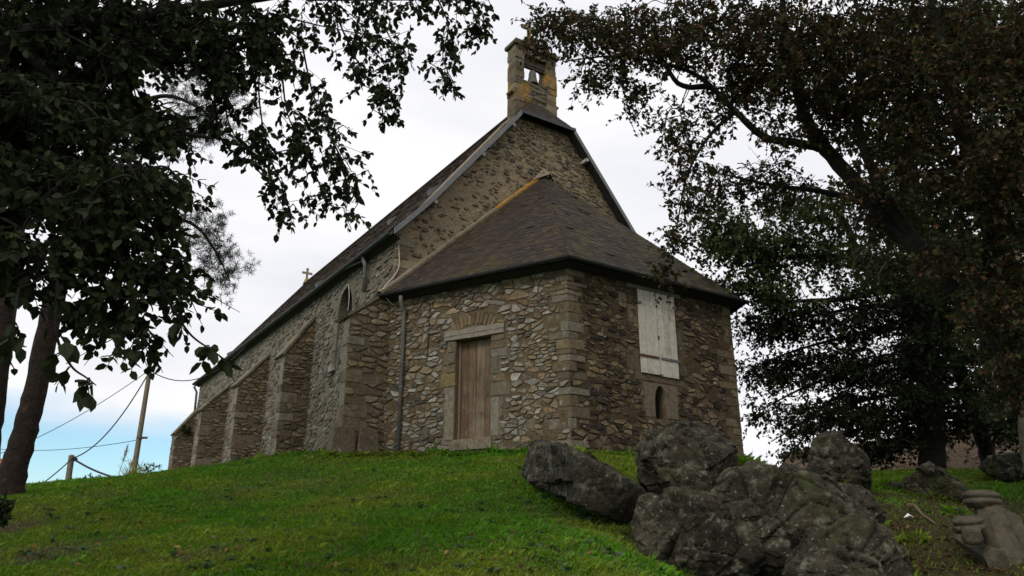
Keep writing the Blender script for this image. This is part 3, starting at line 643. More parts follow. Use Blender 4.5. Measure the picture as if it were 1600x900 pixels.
# ---- buttresses
def buttress(u0, u1, vo, ztop, zout, pal, first=False):
    R = random.Random(int(u0 * 100)); frf = (PC + u0 * UU, VV, -UU); frs = (PC + vo * VV, UU, -VV); mb = MB(); cm = (.13, .098, .06)
    vi = NVL + .02; pf = [(vo, 2.6), (vi, 2.6), (vi, ztop), (vo, zout)]
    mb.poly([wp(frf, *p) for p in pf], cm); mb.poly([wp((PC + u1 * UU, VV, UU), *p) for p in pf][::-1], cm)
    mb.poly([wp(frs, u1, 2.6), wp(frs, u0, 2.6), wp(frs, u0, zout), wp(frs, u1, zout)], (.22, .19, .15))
    mb.poly([W(u0, vo, zout), W(u0, vi, ztop), W(u1, vi, ztop), W(u1, vo, zout)], cm)
    b = part(mb, 'buttress', M['mortar'])
    big = first
    ob = []
    z = 3.3; k = 0
    while z < zout - .1:                                    # corner blocks
        h = min(R.uniform(.12, .32), zout - z); L = R.uniform(.3, .7) if k % 2 else R.uniform(.15, .4); c = pick([(.17, .135, .09), (.145, .11, .07), (.185, .16, .12)] if first else [(.145, .112, .075), (.17, .145, .11), (.12, .092, .06)], R)
        if R.random() < .42: z += h; k += 1; continue
        m2 = MB(); e = R.uniform(.004, .028); g = .008; j = [R.uniform(-.01, .01) for _ in range(6)]; Ls = R.uniform(.2, min(.5, u1 - u0 - .03))
        ring = [W(u0 - e, vo + L, 0), W(u0 - e + .0, vo - e + .02, 0), W(u0 - e + .02, vo - e, 0), W(u0 + Ls, vo - e, 0), W(u0 + Ls, vo + .05, 0), W(u0 + .05, vo + .05, 0), W(u0 + .05, vo + L, 0)]; nn = 7
        m2.add([p + np.array([0, 0, z + g]) for p in ring] + [p + np.array([0, 0, z + h - g]) for p in ring], [(i, (i + 1) % nn, nn + (i + 1) % nn, nn + i) for i in range(nn)] + [tuple(range(nn))[::-1], tuple(range(nn, 2 * nn))], c)
        part(m2, 'quoin', M['dressed'], b); ob.append((vo, z, vo + L, z + h)); z += h; k += 1
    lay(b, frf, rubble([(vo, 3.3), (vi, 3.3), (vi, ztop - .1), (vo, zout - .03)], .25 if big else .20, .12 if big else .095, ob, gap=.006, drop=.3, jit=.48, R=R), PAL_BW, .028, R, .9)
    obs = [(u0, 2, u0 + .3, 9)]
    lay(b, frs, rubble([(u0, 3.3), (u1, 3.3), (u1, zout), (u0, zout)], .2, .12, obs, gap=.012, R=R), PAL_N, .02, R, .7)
    # sloping cap slabs
    n = 4 if not first else 3; d = np.array(W(0, vi, ztop) - W(0, vo, zout)); L = np.linalg.norm(d); d /= L; nn_ = np.cross(UU, d); nn_ = nn_ if nn_[2] > 0 else -nn_
    for i in range(n):
        a = W((u0 + u1) / 2, vo, zout) + d * (L * i / n - (.07 if i == 0 else 0)); bb = W((u0 + u1) / 2, vo, zout) + d * (L * (i + 1) / n - .008)
        m3 = MB(); m3.obox((a + bb) / 2 + nn_ * .03, (bb - a) / 2, UU * ((u1 - u0) / 2 + .05), nn_ * .035, pick([(.17, .14, .10), (.15, .13, .09)], R)); part(m3, 'cap_slab', M['dressed'], b)
    return b
b0 = buttress(4.16, 4.80, -3.05, 7.55, 6.72, None, True)
for (ub, vo, zt, zo) in [(9.64, -2.82, 8.25, 7.0), (14.06, -2.95, 8.03, 6.86), (19.2, -2.95, 7.85, 6.78), (24.2, -2.88, 7.75, 6.5)]: buttress(ub, ub + .75, vo, zt, zo, None)
mb = MB(); fp = (PC + 4.06 * UU, VV, -UU)                   # low rough plinth of the corner buttress
R = random.Random(21)
for (a, b, c, d) in [(-3.3, -2.75, 3.3, 4.15), (-2.75, -2.2, 3.3, 4.2)]:
    m2 = MB(); block(m2, fp, a, b - .01, c, d, .03, back=.3, col=(.125, .098, .065), R=R, rough=.07); part(m2, 'plinth_stone', M['dressed'], b0)

# ---- place the stones: the 300 that show largest are parts of their own, the others one mesh per wall
pool.sort(key=lambda q: -q[0]); rest = {}
for i, (vis, owner, v, f, c) in enumerate(pool):
    if i < 300:
        mb = MB(); mb.add(v, f, c); mb.build('stone', M['stone'], owner)
    else: rest.setdefault(owner.name, (owner, MB()))[1].add(v, f, c)
for nme, (owner, mb) in rest.items(): tag(mb.build('rubble_stones', M['stone'], owner), kind='stuff')

# ================================================================== ROOFS
def slates(mb, Lf, Rf, rows, width, pal, R, lift=.010, moss=None):
    """courses of slates between two boundary curves L(t), R(t), t from eave 0 to top 1"""
    for j in range(rows):
        t0, t1 = j / rows, min(1, (j + 1.12) / rows); a0, b0_, a1, b1 = Lf(t0), Rf(t0), Lf(t1), Rf(t1)
        L = np.linalg.norm(b0_ - a0)
        if L < .05: continue
        e = (b0_ - a0) / L; up = (a1 + b1) / 2 - (a0 + b0_) / 2; nrm = np.cross(e, up); nrm /= np.linalg.norm(nrm)
        if nrm[2] < 0: nrm = -nrm
        ex = [0]; x = width * R.uniform(.3, 1)
        while x < L - .04: ex.append(x); x += width * R.uniform(.8, 1.2)
        ex.append(L)
        for i in range(len(ex) - 1):
            k0, k1 = ex[i] / L, ex[i + 1] / L; g = .0025 / L; slip = R.random() < .012; li = lift * R.uniform(.7, 1.5) * (2.4 if slip else 1); dz = R.uniform(-.08, .06) - (R.uniform(.2, .5) if slip and j > 0 else 0)
            p0 = a0 + (b0_ - a0) * (k0 + g); p1 = a0 + (b0_ - a0) * (k1 - g); q0 = a1 + (b1 - a1) * (k0 + g); q1 = a1 + (b1 - a1) * (k1 - g)
            p0 = p0 + (q0 - p0) * dz; p1 = p1 + (q1 - p1) * (dz + R.uniform(-.03, .03)); c = pick(pal, R, .09)
            if moss and R.random() < moss(k0, t0): c = (c[0] + .009, c[1] + .012, c[2] * .92)
            mb.add([p0 + nrm * li, p1 + nrm * li, q1 + nrm * .003, q0 + nrm * .003, p0, p1], [(0, 1, 2, 3), (4, 5, 1, 0)], c)
PAL_S = [(.044, .031, .023), (.037, .026, .021), (.050, .037, .026), (.034, .025, .021), (.058, .045, .030), (.043, .029, .025)]
PAL_T = [(.085, .056, .043), (.072, .049, .039), (.096, .066, .05), (.062, .045, .037)]
ve = lambda u: -u * TD - OV / cos(DL)
apexp = np.array([LG, CV])
def gprof(t): return t - .22 * t * math.exp(-t / .09)
def apse(t, u, v): p = np.array([u, v]) * (1 - t) + apexp * t; return W(p[0], p[1], HE + .05 + (ZA - HE) * gprof(t))
E1, E2, E3, E4 = (LG, ve(LG)), (-OV, ve(-OV)), (-OV, LB - ve(-OV)), (LG, LB - ve(LG))
R = random.Random(31)
deck = MB(); T = [0, .03, .06, .1, .15, .2, .3, .5, .75, 1]
for (a, b) in ((E1, E2), (E2, E3), (E3, E4)):
    for i in range(len(T) - 1):
        q = [apse(T[i], *a), apse(T[i], *b), apse(T[i + 1], *b), apse(T[i + 1], *a)]; q = [p - np.array([0, 0, .015]) for p in q]
        deck.poly(q if i < len(T) - 2 else q[:3], (.04, .035, .03)); deck.poly([p - np.array([0, 0, .07]) for p in (q if i < len(T) - 2 else q[:3])][::-1], (.03, .026, .022))
ar = part(deck, 'apse_roof', M['oldwood'])
sm = MB()
slates(sm, lambda t: apse(t, *E1), lambda t: apse(t, *E2), 58, .17, PAL_S, R, moss=lambda k, t: .5 if (k < .12 and t > .35) else .05)
slates(sm, lambda t: apse(t, *E2), lambda t: apse(t, *E3), 56, .17, PAL_S[:4] + [(.062, .056, .036)], R, moss=lambda k, t: .12 + .75 * max(0, k - .35))
slates(sm, lambda t: apse(t, *E3), lambda t: apse(t, *E4), 40, .25, PAL_S, R)
tag(sm.build('slates', M['slate'], ar), kind='stuff')
# mortar fillet where the apse roof meets the gable, yellow with lichen towards the top
fil = MB(); prev = None
for i in range(31):
    t_ = i / 30; p = apse(t_, *E1) + np.array([0, 0, .0]); hw = .045 + .015 * fbm(p, 3)
    d = np.array(apse(1, *E1) - apse(0, *E1)); d /= np.linalg.norm(d); nn_ = np.cross(d, UU); nn_ = nn_ if nn_[2] > 0 else -nn_
    ringp = [p + nn_ * -.03 - UU * .10, p + nn_ * .03 - UU * .11, p + nn_ * (hw + .03) - UU * .02, p + nn_ * (hw + .04) + UU * .05, p - nn_ * .03 + UU * .05]
    if prev is not None: fil.add(prev + ringp, [(q, (q + 1) % 5, 5 + (q + 1) % 5, 5 + q) for q in range(5)], W1)
    prev = ringp
    if i == 20: part(fil, 'roof_fillet', M['beige']); fil = MB()
part(fil, 'roof_fillet', M['lichen'])
fil = MB(); prev = None
for i in range(21):
    t_ = i / 20; p = apse(t_, *E4); hw = .09
    ringp = [p - UU * .08, p - UU * .08 + ZZ * .06, p + ZZ * .14, p + UU * .05]
    if prev is not None: fil.add(prev + ringp, [(q, (q + 1) % 4, 4 + (q + 1) % 4, 4 + q) for q in range(4)], W1)
    prev = ringp
part(fil, 'roof_fillet', M['mortar'])
# lead cap over the apex
mb = MB(); ap = W(LG, CV, ZA); mb.add([ap + ZZ * .30 - UU * .03, W(LG, CV - .42, ZA - .22) - UU * .05, W(LG - .35, CV, ZA - .10) + ZZ * .06, W(LG, CV + .42, ZA - .22) - UU * .05], [(0, 1, 2), (0, 2, 3)], (.2, .19, .18)); part(mb, 'apex_flashing', M['beige'])

def halfround(mb, path, r=.065, col=(1, 1, 1), n=7):
    path = [np.asarray(p, float) for p in path]; rings = []
    for i, p in enumerate(path):
        d0 = path[i] - path[i - 1] if i else path[1] - path[0]; d1 = path[i + 1] - path[i] if i < len(path) - 1 else d0
        d0 = d0 / np.linalg.norm(d0); d1 = d1 / np.linalg.norm(d1); d = d0 + d1; d /= np.linalg.norm(d); x = np.cross(d, ZZ); x /= np.linalg.norm(x); k = 1 / max(.4, d @ d1)
        rings.append([p + x * (r * k * cos(a)) - ZZ * (r * sin(a)) for a in np.linspace(0, pi, n)] + [p + x * ((r - .008) * k * cos(a)) - ZZ * ((r - .008) * sin(a)) for a in np.linspace(pi, 0, n)])
    m = 2 * n
    for i in range(len(rings) - 1): mb.add(rings[i] + rings[i + 1], [(q, (q + 1) % m, m + (q + 1) % m, m + q) for q in range(m)], col)
    mb.poly(rings[0]); mb.poly(rings[-1][::-1])
def eo(p, d): return W(p[0], p[1], HE - .01) + d
gut = MB(); o = .05
halfround(gut, [W(LG + .02, ve(LG) - o / cos(DL), HE), W(-OV - o, ve(-OV) - o * 1.25, HE), W(-OV - o, LB - ve(-OV) + o * 1.25, HE), W(LG, LB - ve(LG) + o / cos(DL), HE)], .056)
part(gut, 'apse_gutter', M['gutter'])
fa = MB()                                                   # dark eaves board between wall and gutter
fa.add([W(LG, -LG * TD - .04, HE - .13), W(-.04, .04 * TD - .06, HE - .13), W(-.04, LB + .06, HE - .13), W(LG, LB + LG * TD + .04, HE - .13),
        W(LG, ve(LG) + .02, HE - .05), W(-OV + .02, ve(-OV) + .02, HE - .05), W(-OV + .02, LB - ve(-OV) - .02, HE - .05), W(LG, LB - ve(LG) - .02, HE - .05),
        W(LG, ve(LG) + .02, HE + .04), W(-OV + .02, ve(-OV) + .02, HE + .04), W(-OV + .02, LB - ve(-OV) - .02, HE + .04), W(LG, LB - ve(LG) - .02, HE + .04)],
       [(0, 1, 5, 4), (1, 2, 6, 5), (2, 3, 7, 6), (4, 5, 9, 8), (5, 6, 10, 9), (6, 7, 11, 10)], (.035, .032, .03)); part(fa, 'eaves_board', M['oldwood'])

# ---- nave roof with its small half hip
UF, UB = LG - OG, LN + .25; UR = UF + .85
def nv(t, side):                                            # t: eave 0 .. ridge 1 on the developed slope
    a = (CV + WN, HN), (CV + WN - VK, ZK), (0, ZR); l0 = hypot(VK, ZK - HN); l1 = hypot(a[1][0], ZR - ZK); s = t * (l0 + l1)
    if s < l0: k = s / l0; d, z = a[0][0] + (a[1][0] - a[0][0]) * k, HN + (ZK - HN) * k
    else: k = (s - l0) / l1; d, z = a[1][0] * (1 - k), ZK + (ZR - ZK) * k
    return CV + side * d, z
def nfront(t, side):
    v, z = nv(t, side); u = UF if z <= ZH else UF + (UR - UF) * (z - ZH) / (ZR - ZH); return W(u, v, z + .04)
def sag(u): return -.10 * sin(pi * (u - UF) / (UB - UF))      # the old ridge sags a little
def nback(t, side): v, z = nv(t, side); return W(UB, v, z + .04)
R = random.Random(41); nd = MB(); TT = list(np.linspace(0, 1, 15))
for side in (-1, 1):
    for i in range(14):
        q = [nfront(TT[i], side), nback(TT[i], side), nback(TT[i + 1], side), nfront(TT[i + 1], side)]; q = [p - ZZ * .015 for p in q]
        nd.poly(q if side < 0 else q[::-1], (.04, .03, .025)); nd.poly([p - ZZ * .09 for p in q], (.035, .03, .025))
hh = [W(UF, CV - WH, ZH + .04), W(UF, CV + WH, ZH + .04), W(UR, CV, ZR + .04)]
nd.poly([p - ZZ * .015 for p in hh], (.04, .03, .03)); nd.poly([p - ZZ * .09 for p in hh][::-1], (.03, .028, .025))
nr = part(nd, 'nave_roof', M['oldwood'])
sm = MB()
slates(sm, lambda t: nfront(t, -1), lambda t: nback(t, -1), 60, .24, PAL_T, R)
slates(sm, lambda t: nfront(t, 1), lambda t: nback(t, 1), 30, .5, PAL_T, R)
slates(sm, lambda t: hh[0] + (hh[2] - hh[0]) * t, lambda t: hh[1] + (hh[2] - hh[1]) * t, 12, .18, PAL_S, R)
tag(sm.build('slates', M['slate'], nr), kind='stuff')
mb = MB()                                                   # ridge tiles
uu = UR + .05
while uu < UB: mb.add([W(uu, CV - .13, ZR - .06), W(uu, CV, ZR + .12), W(uu, CV + .13, ZR - .06), W(min(uu + .33, UB), CV - .13, ZR - .06), W(min(uu + .33, UB), CV, ZR + .12), W(min(uu + .33, UB), CV + .13, ZR - .06)], [(0, 1, 4, 3), (1, 2, 5, 4), (0, 2, 1), (3, 4, 5)], pick(PAL_T, R)); uu += .34
tag(mb.build('ridge_tiles', M['slate'], nr), kind='stuff')
# verge boards and soffit of the gable overhang
for side in (-1, 1):
    pts = [nfront(t_, side) for t_ in (0, .06, .12, .18, .25)] ; tz = [t_ for t_ in np.linspace(.25, 1, 40) if nv(t_, side)[1] <= ZH]; pts += [nfront(t_, side) for t_ in tz[1:]] + [W(UF, CV + side * WH, ZH + .04)]
    npc = 4; per = (len(pts) - 1) / npc
    for q in range(npc):
        seg = pts[int(q * per): int((q + 1) * per) + 1] if q < npc - 1 else pts[int(q * per):]
        vb = MB(); prev = None
        for p in seg:
            rg = [p + ZZ * .03 - UU * .035, p - ZZ * .15 - UU * .035, p - ZZ * .15 - UU * .008, p + ZZ * .03 + UU * .03]
            if prev is not None: vb.add(prev + rg, [(i, (i + 1) % 4, 4 + (i + 1) % 4, 4 + i) for i in range(4)], W1)
            else: vb.poly(rg)
            prev = rg
        vb.poly(prev[::-1]); part(vb, 'verge_board', M['zinc'])
mb = MB(); mb.beam(W(UF - .02, CV - WH - .02, ZH - .0), W(UF - .02, CV + WH + .06, ZH - .0), .03, .10, col=(.04, .04, .04)); part(mb, 'verge_board', M['gutter'])
for (v, z) in ((.30, 11.15), (1.28, 12.45), (CV * 2 - 1.02, 12.1), (-1.1, 9.35)):   # purlin ends
    zz = roofz(v) - .17; mb = MB(); mb.obox(W(LG - .13, v, zz), UU * .16, VV * .045, ZZ * .05, (.36, .34, .31)); part(mb, 'purlin_end', M['oldwood'])
gut = MB(); gu0, gu1 = UF + .1, UB
halfround(gut, [W(gu0, -WN - .05, HN - .02), W(gu1, -WN - .05, HN - .02)], .075); part(gut, 'nave_gutter', M['gutter'])
mb = MB(); mb.add([W(UF + .05, NVL + .0, HN - .16), W(UB, NVL + .0, HN - .16), W(UB, -WN, HN - .06), W(UF + .05, -WN, HN - .06), W(UB, -WN, HN + .03), W(UF + .05, -WN, HN + .03)], [(0, 1, 2, 3), (3, 2, 4, 5)], (.035, .033, .03)); part(mb, 'eaves_board', M['oldwood'])
# roof vents: small zinc hoods
for (u, t_) in ((9.0, .44), (5.2, .33), (11, .12), (22, .12)):
    v, z = nv(t_, -1); p = W(u, v, z + .06); mb = MB(); mb.add([p - UU * .12 - ZZ * .02, p + UU * .12 - ZZ * .02, p + UU * .1 + VV * .22 + ZZ * .30, p - UU * .1 + VV * .22 + ZZ * .30, p - UU * .12 - VV * .05 + ZZ * .12, p + UU * .12 - VV * .05 + ZZ * .12], [(4, 5, 2, 3), (0, 4, 3), (1, 2, 5), (0, 1, 5, 4)], (.35, .35, .35)); part(mb, 'roof_vent', M['zinc'], nr)

# ---- downpipes
def pipe(pts, r, name='downpipe', mat='pipe', n=10, brackets=()):
    mb = MB(); mb.tube(pts, r, n); o = part(mb, name, M[mat], smooth=True)
    for b in brackets: m2 = MB(); m2.lathe([(r, -.02), (r + .012, -.02), (r + .012, .02), (r, .02)], b, n=12); m2.build('pipe_collar', M[mat], o)
    return o
ps = 4.17
a_top = wp(FR['A'], ps - .03, 7.2, .28)
pl_ = [a_top, wp(FR['A'], ps - .03, 7.05, .26), wp(FR['A'], ps, 6.92, .11), wp(FR['A'], ps, 6.8, .08), wp(FR['A'], ps, 3.55, .08)]
pipe(pl_, .046, brackets=[wp(FR['A'], ps, z_, .08) for z_ in (6.4, 5.1, 6.86)])
nv_ = lambda u, z, h: wp(FR['N'], u, z, h)
pipe([nv_(5.75, 8.85, .2), nv_(5.75, 8.6, .12), nv_(5.75, 7.9, .12)], .055, brackets=[nv_(5.75, 8.3, .12)])
pipe([nv_(5.78, 8.78, .14), nv_(6.9, 8.86, .25)], .03, name='branch_pipe')
pipe([nv_(24.9, 8.85, .2), nv_(24.95, 8.7, .25), nv_(24.95, 8.5, .12), nv_(24.9, 7.6, .1)], .05)
# cables on the walls
def wire(pts, r, name, mat, parent=church):
    q = []                                                  # smooth curve through the points
    P_ = [np.asarray(p, float) for p in pts]; P_ = [P_[0]] + P_ + [P_[-1]]
    for i in range(1, len(P_) - 2):
        for k in np.linspace(0, 1, 8, endpoint=False):
            a, b, c, d = P_[i - 1], P_[i], P_[i + 1], P_[i + 2]; q.append(.5 * (2 * b + (c - a) * k + (2 * a - 5 * b + 4 * c - d) * k * k + (3 * b - a - 3 * c + d) * k ** 3))
    q.append(P_[-2]); mb = MB(); mb.tube(q, r, 5); o = mb.build(name, M[mat], parent, True); return own(o) if parent is church else o
gq = lambda v, z, h=.03: wp(FR['G'], v, z, h)
wire([gq(-1.95, 8.7), gq(-1.9, 8.2), gq(-2.0, 7.9, .04), gq(-2.25, 7.55, .05), gq(-2.3, 7.35, .1), gq(-2.05, 7.1, .14), gq(-1.75, 7.05, .12)], .014, 'wall_cable', 'cablewhite')
wire([wp(FR['A'], 3.62, 7.2, .1), wp(FR['A'], 3.5, 7.05, .03), wp(FR['A'], 3.48, 6.6, .03), wp(FR['A'], 3.5, 6.0, .03), wp(FR['A'], 3.52, 5.5, .03)], .012, 'wall_cable', 'cableblack')
wire([nv_(6.95, 7.7, .05), nv_(6.9, 8.1, .06), nv_(7.1, 8.5, .05), nv_(7.5, 8.3, .05)], .014, 'wall_cable', 'cablewhite')
mb = MB(); mb.tube([wp(FR['A'], 3.86, 3.5, .05), wp(FR['A'], 3.86, 3.88, .05)], .03, 8, W1); part(mb, 'pipe_stub', M['iron'])

# ================================================================== BELLCOTE
U0, U1 = 4.45, 4.88; BV0, BV1, OV0, OV1 = 1.70, 3.22, 2.02, 2.86
frb = (PC + U0 * UU, VV, -UU); R = random.Random(51)
bc = empty('bellcote', (0, 0, 0)); bc.parent = church; bc.location = W(4.6, CV, 14.3); own(bc)
def bpart(mb, name, mat):
    o = mb.build(name, mat, bc); o.matrix_parent_inverse = Matrix.Translation(bc.location).inverted(); return o
def course(v0, v1, z0, z1, du0=0, du1=0, pal=None):
    mb = MB(); j = lambda: R.uniform(-.02, .02); c = pick(pal or [(.145, .115, .072), (.12, .10, .07), (.16, .135, .10), (.11, .085, .052)], R)
    a = [W(U0 + du0 + j(), v0 + j(), z0), W(U0 + du0 + j(), v1 + j(), z0), W(U1 + du1 + j(), v1 + j(), z0), W(U1 + du1 + j(), v0 + j(), z0)]
    mb.box8(a + [p + ZZ * (z1 - z0 - .006) for p in a], c); bpart(mb, 'bellcote_stone', M['dressed_l'])
M['dressed_l'] = material('lichened_stone', W1, attr=True, var=.4, vscale=12, bump=.7, bscale=40, spots=[((.30, .165, .028), 1.7, .52, .68), ((.26, .24, .19), 8, .62, .70), ((.04, .036, .025), 4, .58, .74)])
z = 13.6
while z < 15.98:
    h = min(R.uniform(.17, .27), 15.99 - z + .001)
    if z < 14.9:
        m_ = R.uniform(OV0 - .05, OV0 + .05); m2_ = R.uniform(OV1 - .05, OV1 + .05)
        course(BV0, m_ - .004, z, z + h); course(m2_ + .004, BV1, z, z + h)
        zz = z
        while zz < z + h - .02: h2 = min(R.uniform(.05, .09), z + h - zz); mm = R.uniform(2.25, 2.6); course(m_ + .004, mm - .003, zz, zz + h2, .03, -.03); course(mm + .003, m2_ - .004, zz, zz + h2, .03, -.03); zz += h2
    else: course(BV0, OV0, z, z + h); course(OV1, BV1, z, z + h)
    z += h
for i in range(7):                                          # flat arch over the bell
    a = OV0 - .02 + (OV1 - OV0 + .04) * i / 7; b = OV0 - .02 + (OV1 - OV0 + .04) * (i + 1) / 7; course(a + .003, b - .003, 15.99, 16.2 + R.uniform(-.02, .02))
course(BV0, OV0 - .024, 15.99, 16.21); course(OV1 + .024, BV1, 15.99, 16.21)
for (v0, v1, z0, z1, e) in [(BV0 - .08, CV, 16.215, 16.33, .08), (CV + .004, BV1 + .08, 16.215, 16.33, .08), (BV0 + .02, BV1 - .02, 16.335, 16.46, 0), (BV0 + .35, BV1 - .35, 16.462, 16.6, -.04)]: course(v0, v1, z0, z1, -e, e)
for (v0, z0) in ((BV0 - .10, 14.55), (BV1, 14.52)): course(v0, v0 + .10, z0, z0 + .07, .05, -.1)
def stone_cross(base, s, name, label, mat):
    r = empty(name, base); tag(r, label, 'cross')
    mb = MB(); mb.lathe([(.0, 0), (.24 * s, 0), (.2 * s, .12 * s), (.12 * s, .3 * s), (.085 * s, .42 * s), (0, .42 * s)], (0, 0, 0), n=8, col=(.26, .17, .05)); mb.build('cross_foot', mat, r)
    mb = MB(); R2 = random.Random(3)
    def bar(a, b, w): mb.beam(np.array(a), np.array(b), w, w * .8, up=UU, col=(.24, .20, .13))
    bar(np.array([0, 0, .40 * s]), np.array([0, 0, 1.0 * s]), .13 * s); bar(-VV * .26 * s + ZZ * .74 * s, VV * .26 * s + ZZ * .74 * s, .128 * s)
    mb.build('cross_shaft', mat, r)
    for e in (ZZ * 1.02 * s, -VV * .28 * s + ZZ * .74 * s, VV * .28 * s + ZZ * .74 * s):
        m2 = MB(); m2.lathe([(0, -.07 * s), (.07 * s, -.06 * s), (.105 * s, 0), (.07 * s, .06 * s), (0, .07 * s)], e, UU, 10, (.25, .21, .14)); m2.build('cross_lobe', mat, r)
    return r
stone_cross(W(4.66, CV - .12, 16.58), .8, 'stone_cross', 'lichen-covered stone cross on top of the bellcote', M['dressed_l'])
M['pale_l'] = material('pale_lichened_stone', W1, attr=True, var=.3, vscale=12, bump=.5, spots=[((.42, .40, .36), 5, .50, .62), ((.36, .22, .04), 2.5, .62, .75)])
stone_cross(W(LN, CV, ZR - .02), .75, 'stone_cross', 'small pale stone cross at the far end of the nave ridge', M['pale_l'])
bell = empty('bell', W(4.62, CV - .03, 15.13)); tag(bell, 'bronze bell hanging in the opening of the bellcote', 'bell')
mb = MB(); mb.lathe([(0, .48), (.05, .48), (.095, .455), (.112, .39), (.125, .25), (.15, .12), (.195, .0), (.2, -.03), (.18, -.02), (.13, .10), (.1, .3), (0, .42)], (0, 0, 0), n=24); mb.build('bell_body', M['bronze'], bell, True)
mb = MB(); mb.lathe([(0, .1), (.02, .1), (.02, -.02), (.045, -.05), (.03, -.09), (0, -.1)], (0, 0, 0), n=8); mb.build('clapper', M['iron'], bell, True)
mb = MB(); mb.obox((0, 0, .57), VV * .43, UU * .05, ZZ * .045, (.06, .045, .035)); mb.obox((0, 0, .70), VV * .40, UU * .07, ZZ * .10, (.06, .045, .035)); mb.build('headstock', M['oldwood'], bell)

# ================================================================== ROCKS
M['rock'] = material('lichened_rock', (.068, .060, .040), var=.65, vscale=9, bump=1.0, bscale=14, bdist=.07, hue2=(.030, .026, .017), h2scale=1.9, h2lo=.42, h2hi=.6,
                     spots=[((.060, .044, .028), 2.2, .58, .70), ((.15, .145, .105), 4.5, .56, .68), ((.25, .245, .19), 26, .61, .67), ((.05, .055, .02), 1.4, .56, .70), ((.016, .014, .012), 4, .58, .70)])
def ico(sub):
    bm = bmesh.new(); bmesh.ops.create_icosphere(bm, subdivisions=sub, radius=1); v = np.array([p.co[:] for p in bm.verts]); f = [tuple(q.index for q in p.verts) for p in bm.faces]; bm.free(); return v, f
ICO = {k: ico(k) for k in (4, 5, 6, 7)}
def hull(outline, d, thick, seed, sub=5, extra=(), rough=1.0, dfun=None):
    """boulder whose outline is given by sight lines at its distance; depth and facets are its own"""
    R = np.random.default_rng(seed); pts = np.array(outline, float); cpx = pts.mean(0); c = at(cpx[0], cpx[1], d); view = (c - EYE) / np.linalg.norm(c - EYE)
    n_, h_ = [], []
    rays = [ray(*p) for p in outline]
    for i in range(len(rays)):
        n = np.cross(rays[i], rays[(i + 1) % len(rays)]); n /= np.linalg.norm(n); h = (EYE - c) @ n
        if h < 0: n, h = -n, -h
        n_.append(n); h_.append(max(h, .03))
    size = np.mean(h_)
    for k in range(26):
        w = R.normal(size=3); w /= np.linalg.norm(w); w = w + view * (1.0 if k % 2 else -1.0); w /= np.linalg.norm(w); n_.append(w); h_.append(thick * R.uniform(.72, 1.15))
    for e in extra:
        e_ = np.asarray(e[0], float); e_ = e_ / np.linalg.norm(e_); n_.append(e_); h_.append(e[1]); n_.append(-e_); h_.append(e[1])
    n_ = np.array(n_); h_ = np.array(h_); V, Fc = ICO[sub]; q = np.clip(V @ n_.T / h_[None], 0, None); p = 34; m_ = q.max(1); r = 1 / (m_ * ((q / m_[:, None]) ** p).sum(1) ** (1 / p))
    X = c + V * r[:, None]; s_ = seed * 1.0
    lump = fb3(X, .75 / size, 3, seed); disp = np.zeros(len(X)); crack = np.zeros(len(X))
    for K, amp, cw in ((16, .34, .05), (60, .26, .06), (240, .20, .0)):     # fracture blocks, each with its own tilt
        S = X[R.integers(0, len(X), K)] + R.normal(size=(K, 3)) * size * .05; nrm = R.normal(size=(K, 3)); nrm /= np.linalg.norm(nrm, axis=1, keepdims=True); off = R.normal(size=K) * size * amp * .10; Xw = X + np.stack([fb3(X, 2.0 / size, 2, seed + q) for q in (1, 2, 3)], 1) * size * .06
        d2 = ((Xw[:, None] - S[None]) ** 2).sum(-1) if len(X) * K < 4e6 else np.concatenate([((c_[:, None] - S[None]) ** 2).sum(-1) for c_ in np.array_split(Xw, 12)])
        k = d2.argmin(1); two = np.partition(d2, 1, axis=1)[:, :2]; gapd = np.sqrt(two[:, 1]) - np.sqrt(two[:, 0]); loc = ((X - S[k]) * nrm[k]).sum(1); disp += amp * .80 * loc + off[k]
        if cw: crack += np.clip(1 - gapd / (size * cw), 0, 1)
    fine = fb3(X, 9.0, 4, seed + 20, .6); disp = np.clip(disp, -.22 * size, .14 * size)
    disp = rough * (disp + size * (.045 * lump - .06 * crack + .03 * rg3(X, 2.4 / size, 3, seed + 5))) + .008 * fine
    return X + V * disp[:, None], Fc
ROCKV = []
def rock(name, label, hulls, cat='rock', group=None, mat='rock'):
    vs, fs, k = [], [], 0
    for h in hulls: v, f = hull(**h); fs += [tuple(i + k for i in q) for q in f]; k += len(v); vs.append(v)
    o = mesh_obj(name, np.concatenate(vs), fs, M[mat], None, None, False); ROCKV.append(np.concatenate(vs)); return tag(o, label, cat, group)
GRP = 'grey rocks below the apse'
rock('boulder', 'long grey rock slab lying down the grass slope below the church corner', [dict(outline=[(803, 752), (818, 703), (838, 688), (876, 694), (942, 727), (1010, 766), (1014, 806), (990, 838), (940, 812), (890, 786)], d=11.0, thick=1.5, seed=1,
     extra=[(np.cross(at(850, 725, 12.6) - at(990, 800, 9.7), ZZ), .62)], rough=.8, sub=6)], 'boulder', GRP)
rock('boulder', 'large rounded dark boulder standing in front of the white shutters', [dict(outline=[(1001, 700), (1008, 685), (1026, 671), (1052, 664), (1086, 667), (1121, 680), (1146, 700), (1156, 735), (1150, 790), (1121, 815), (1070, 790), (1022, 772), (1002, 750)], d=10.9, thick=.8, seed=12, rough=.8, sub=6),
     dict(outline=[(1062, 735), (1080, 730), (1108, 728), (1128, 745), (1132, 790), (1118, 815), (1088, 812), (1066, 790)], d=10.35, thick=.42, seed=23, sub=4, rough=.7)], 'boulder', GRP)
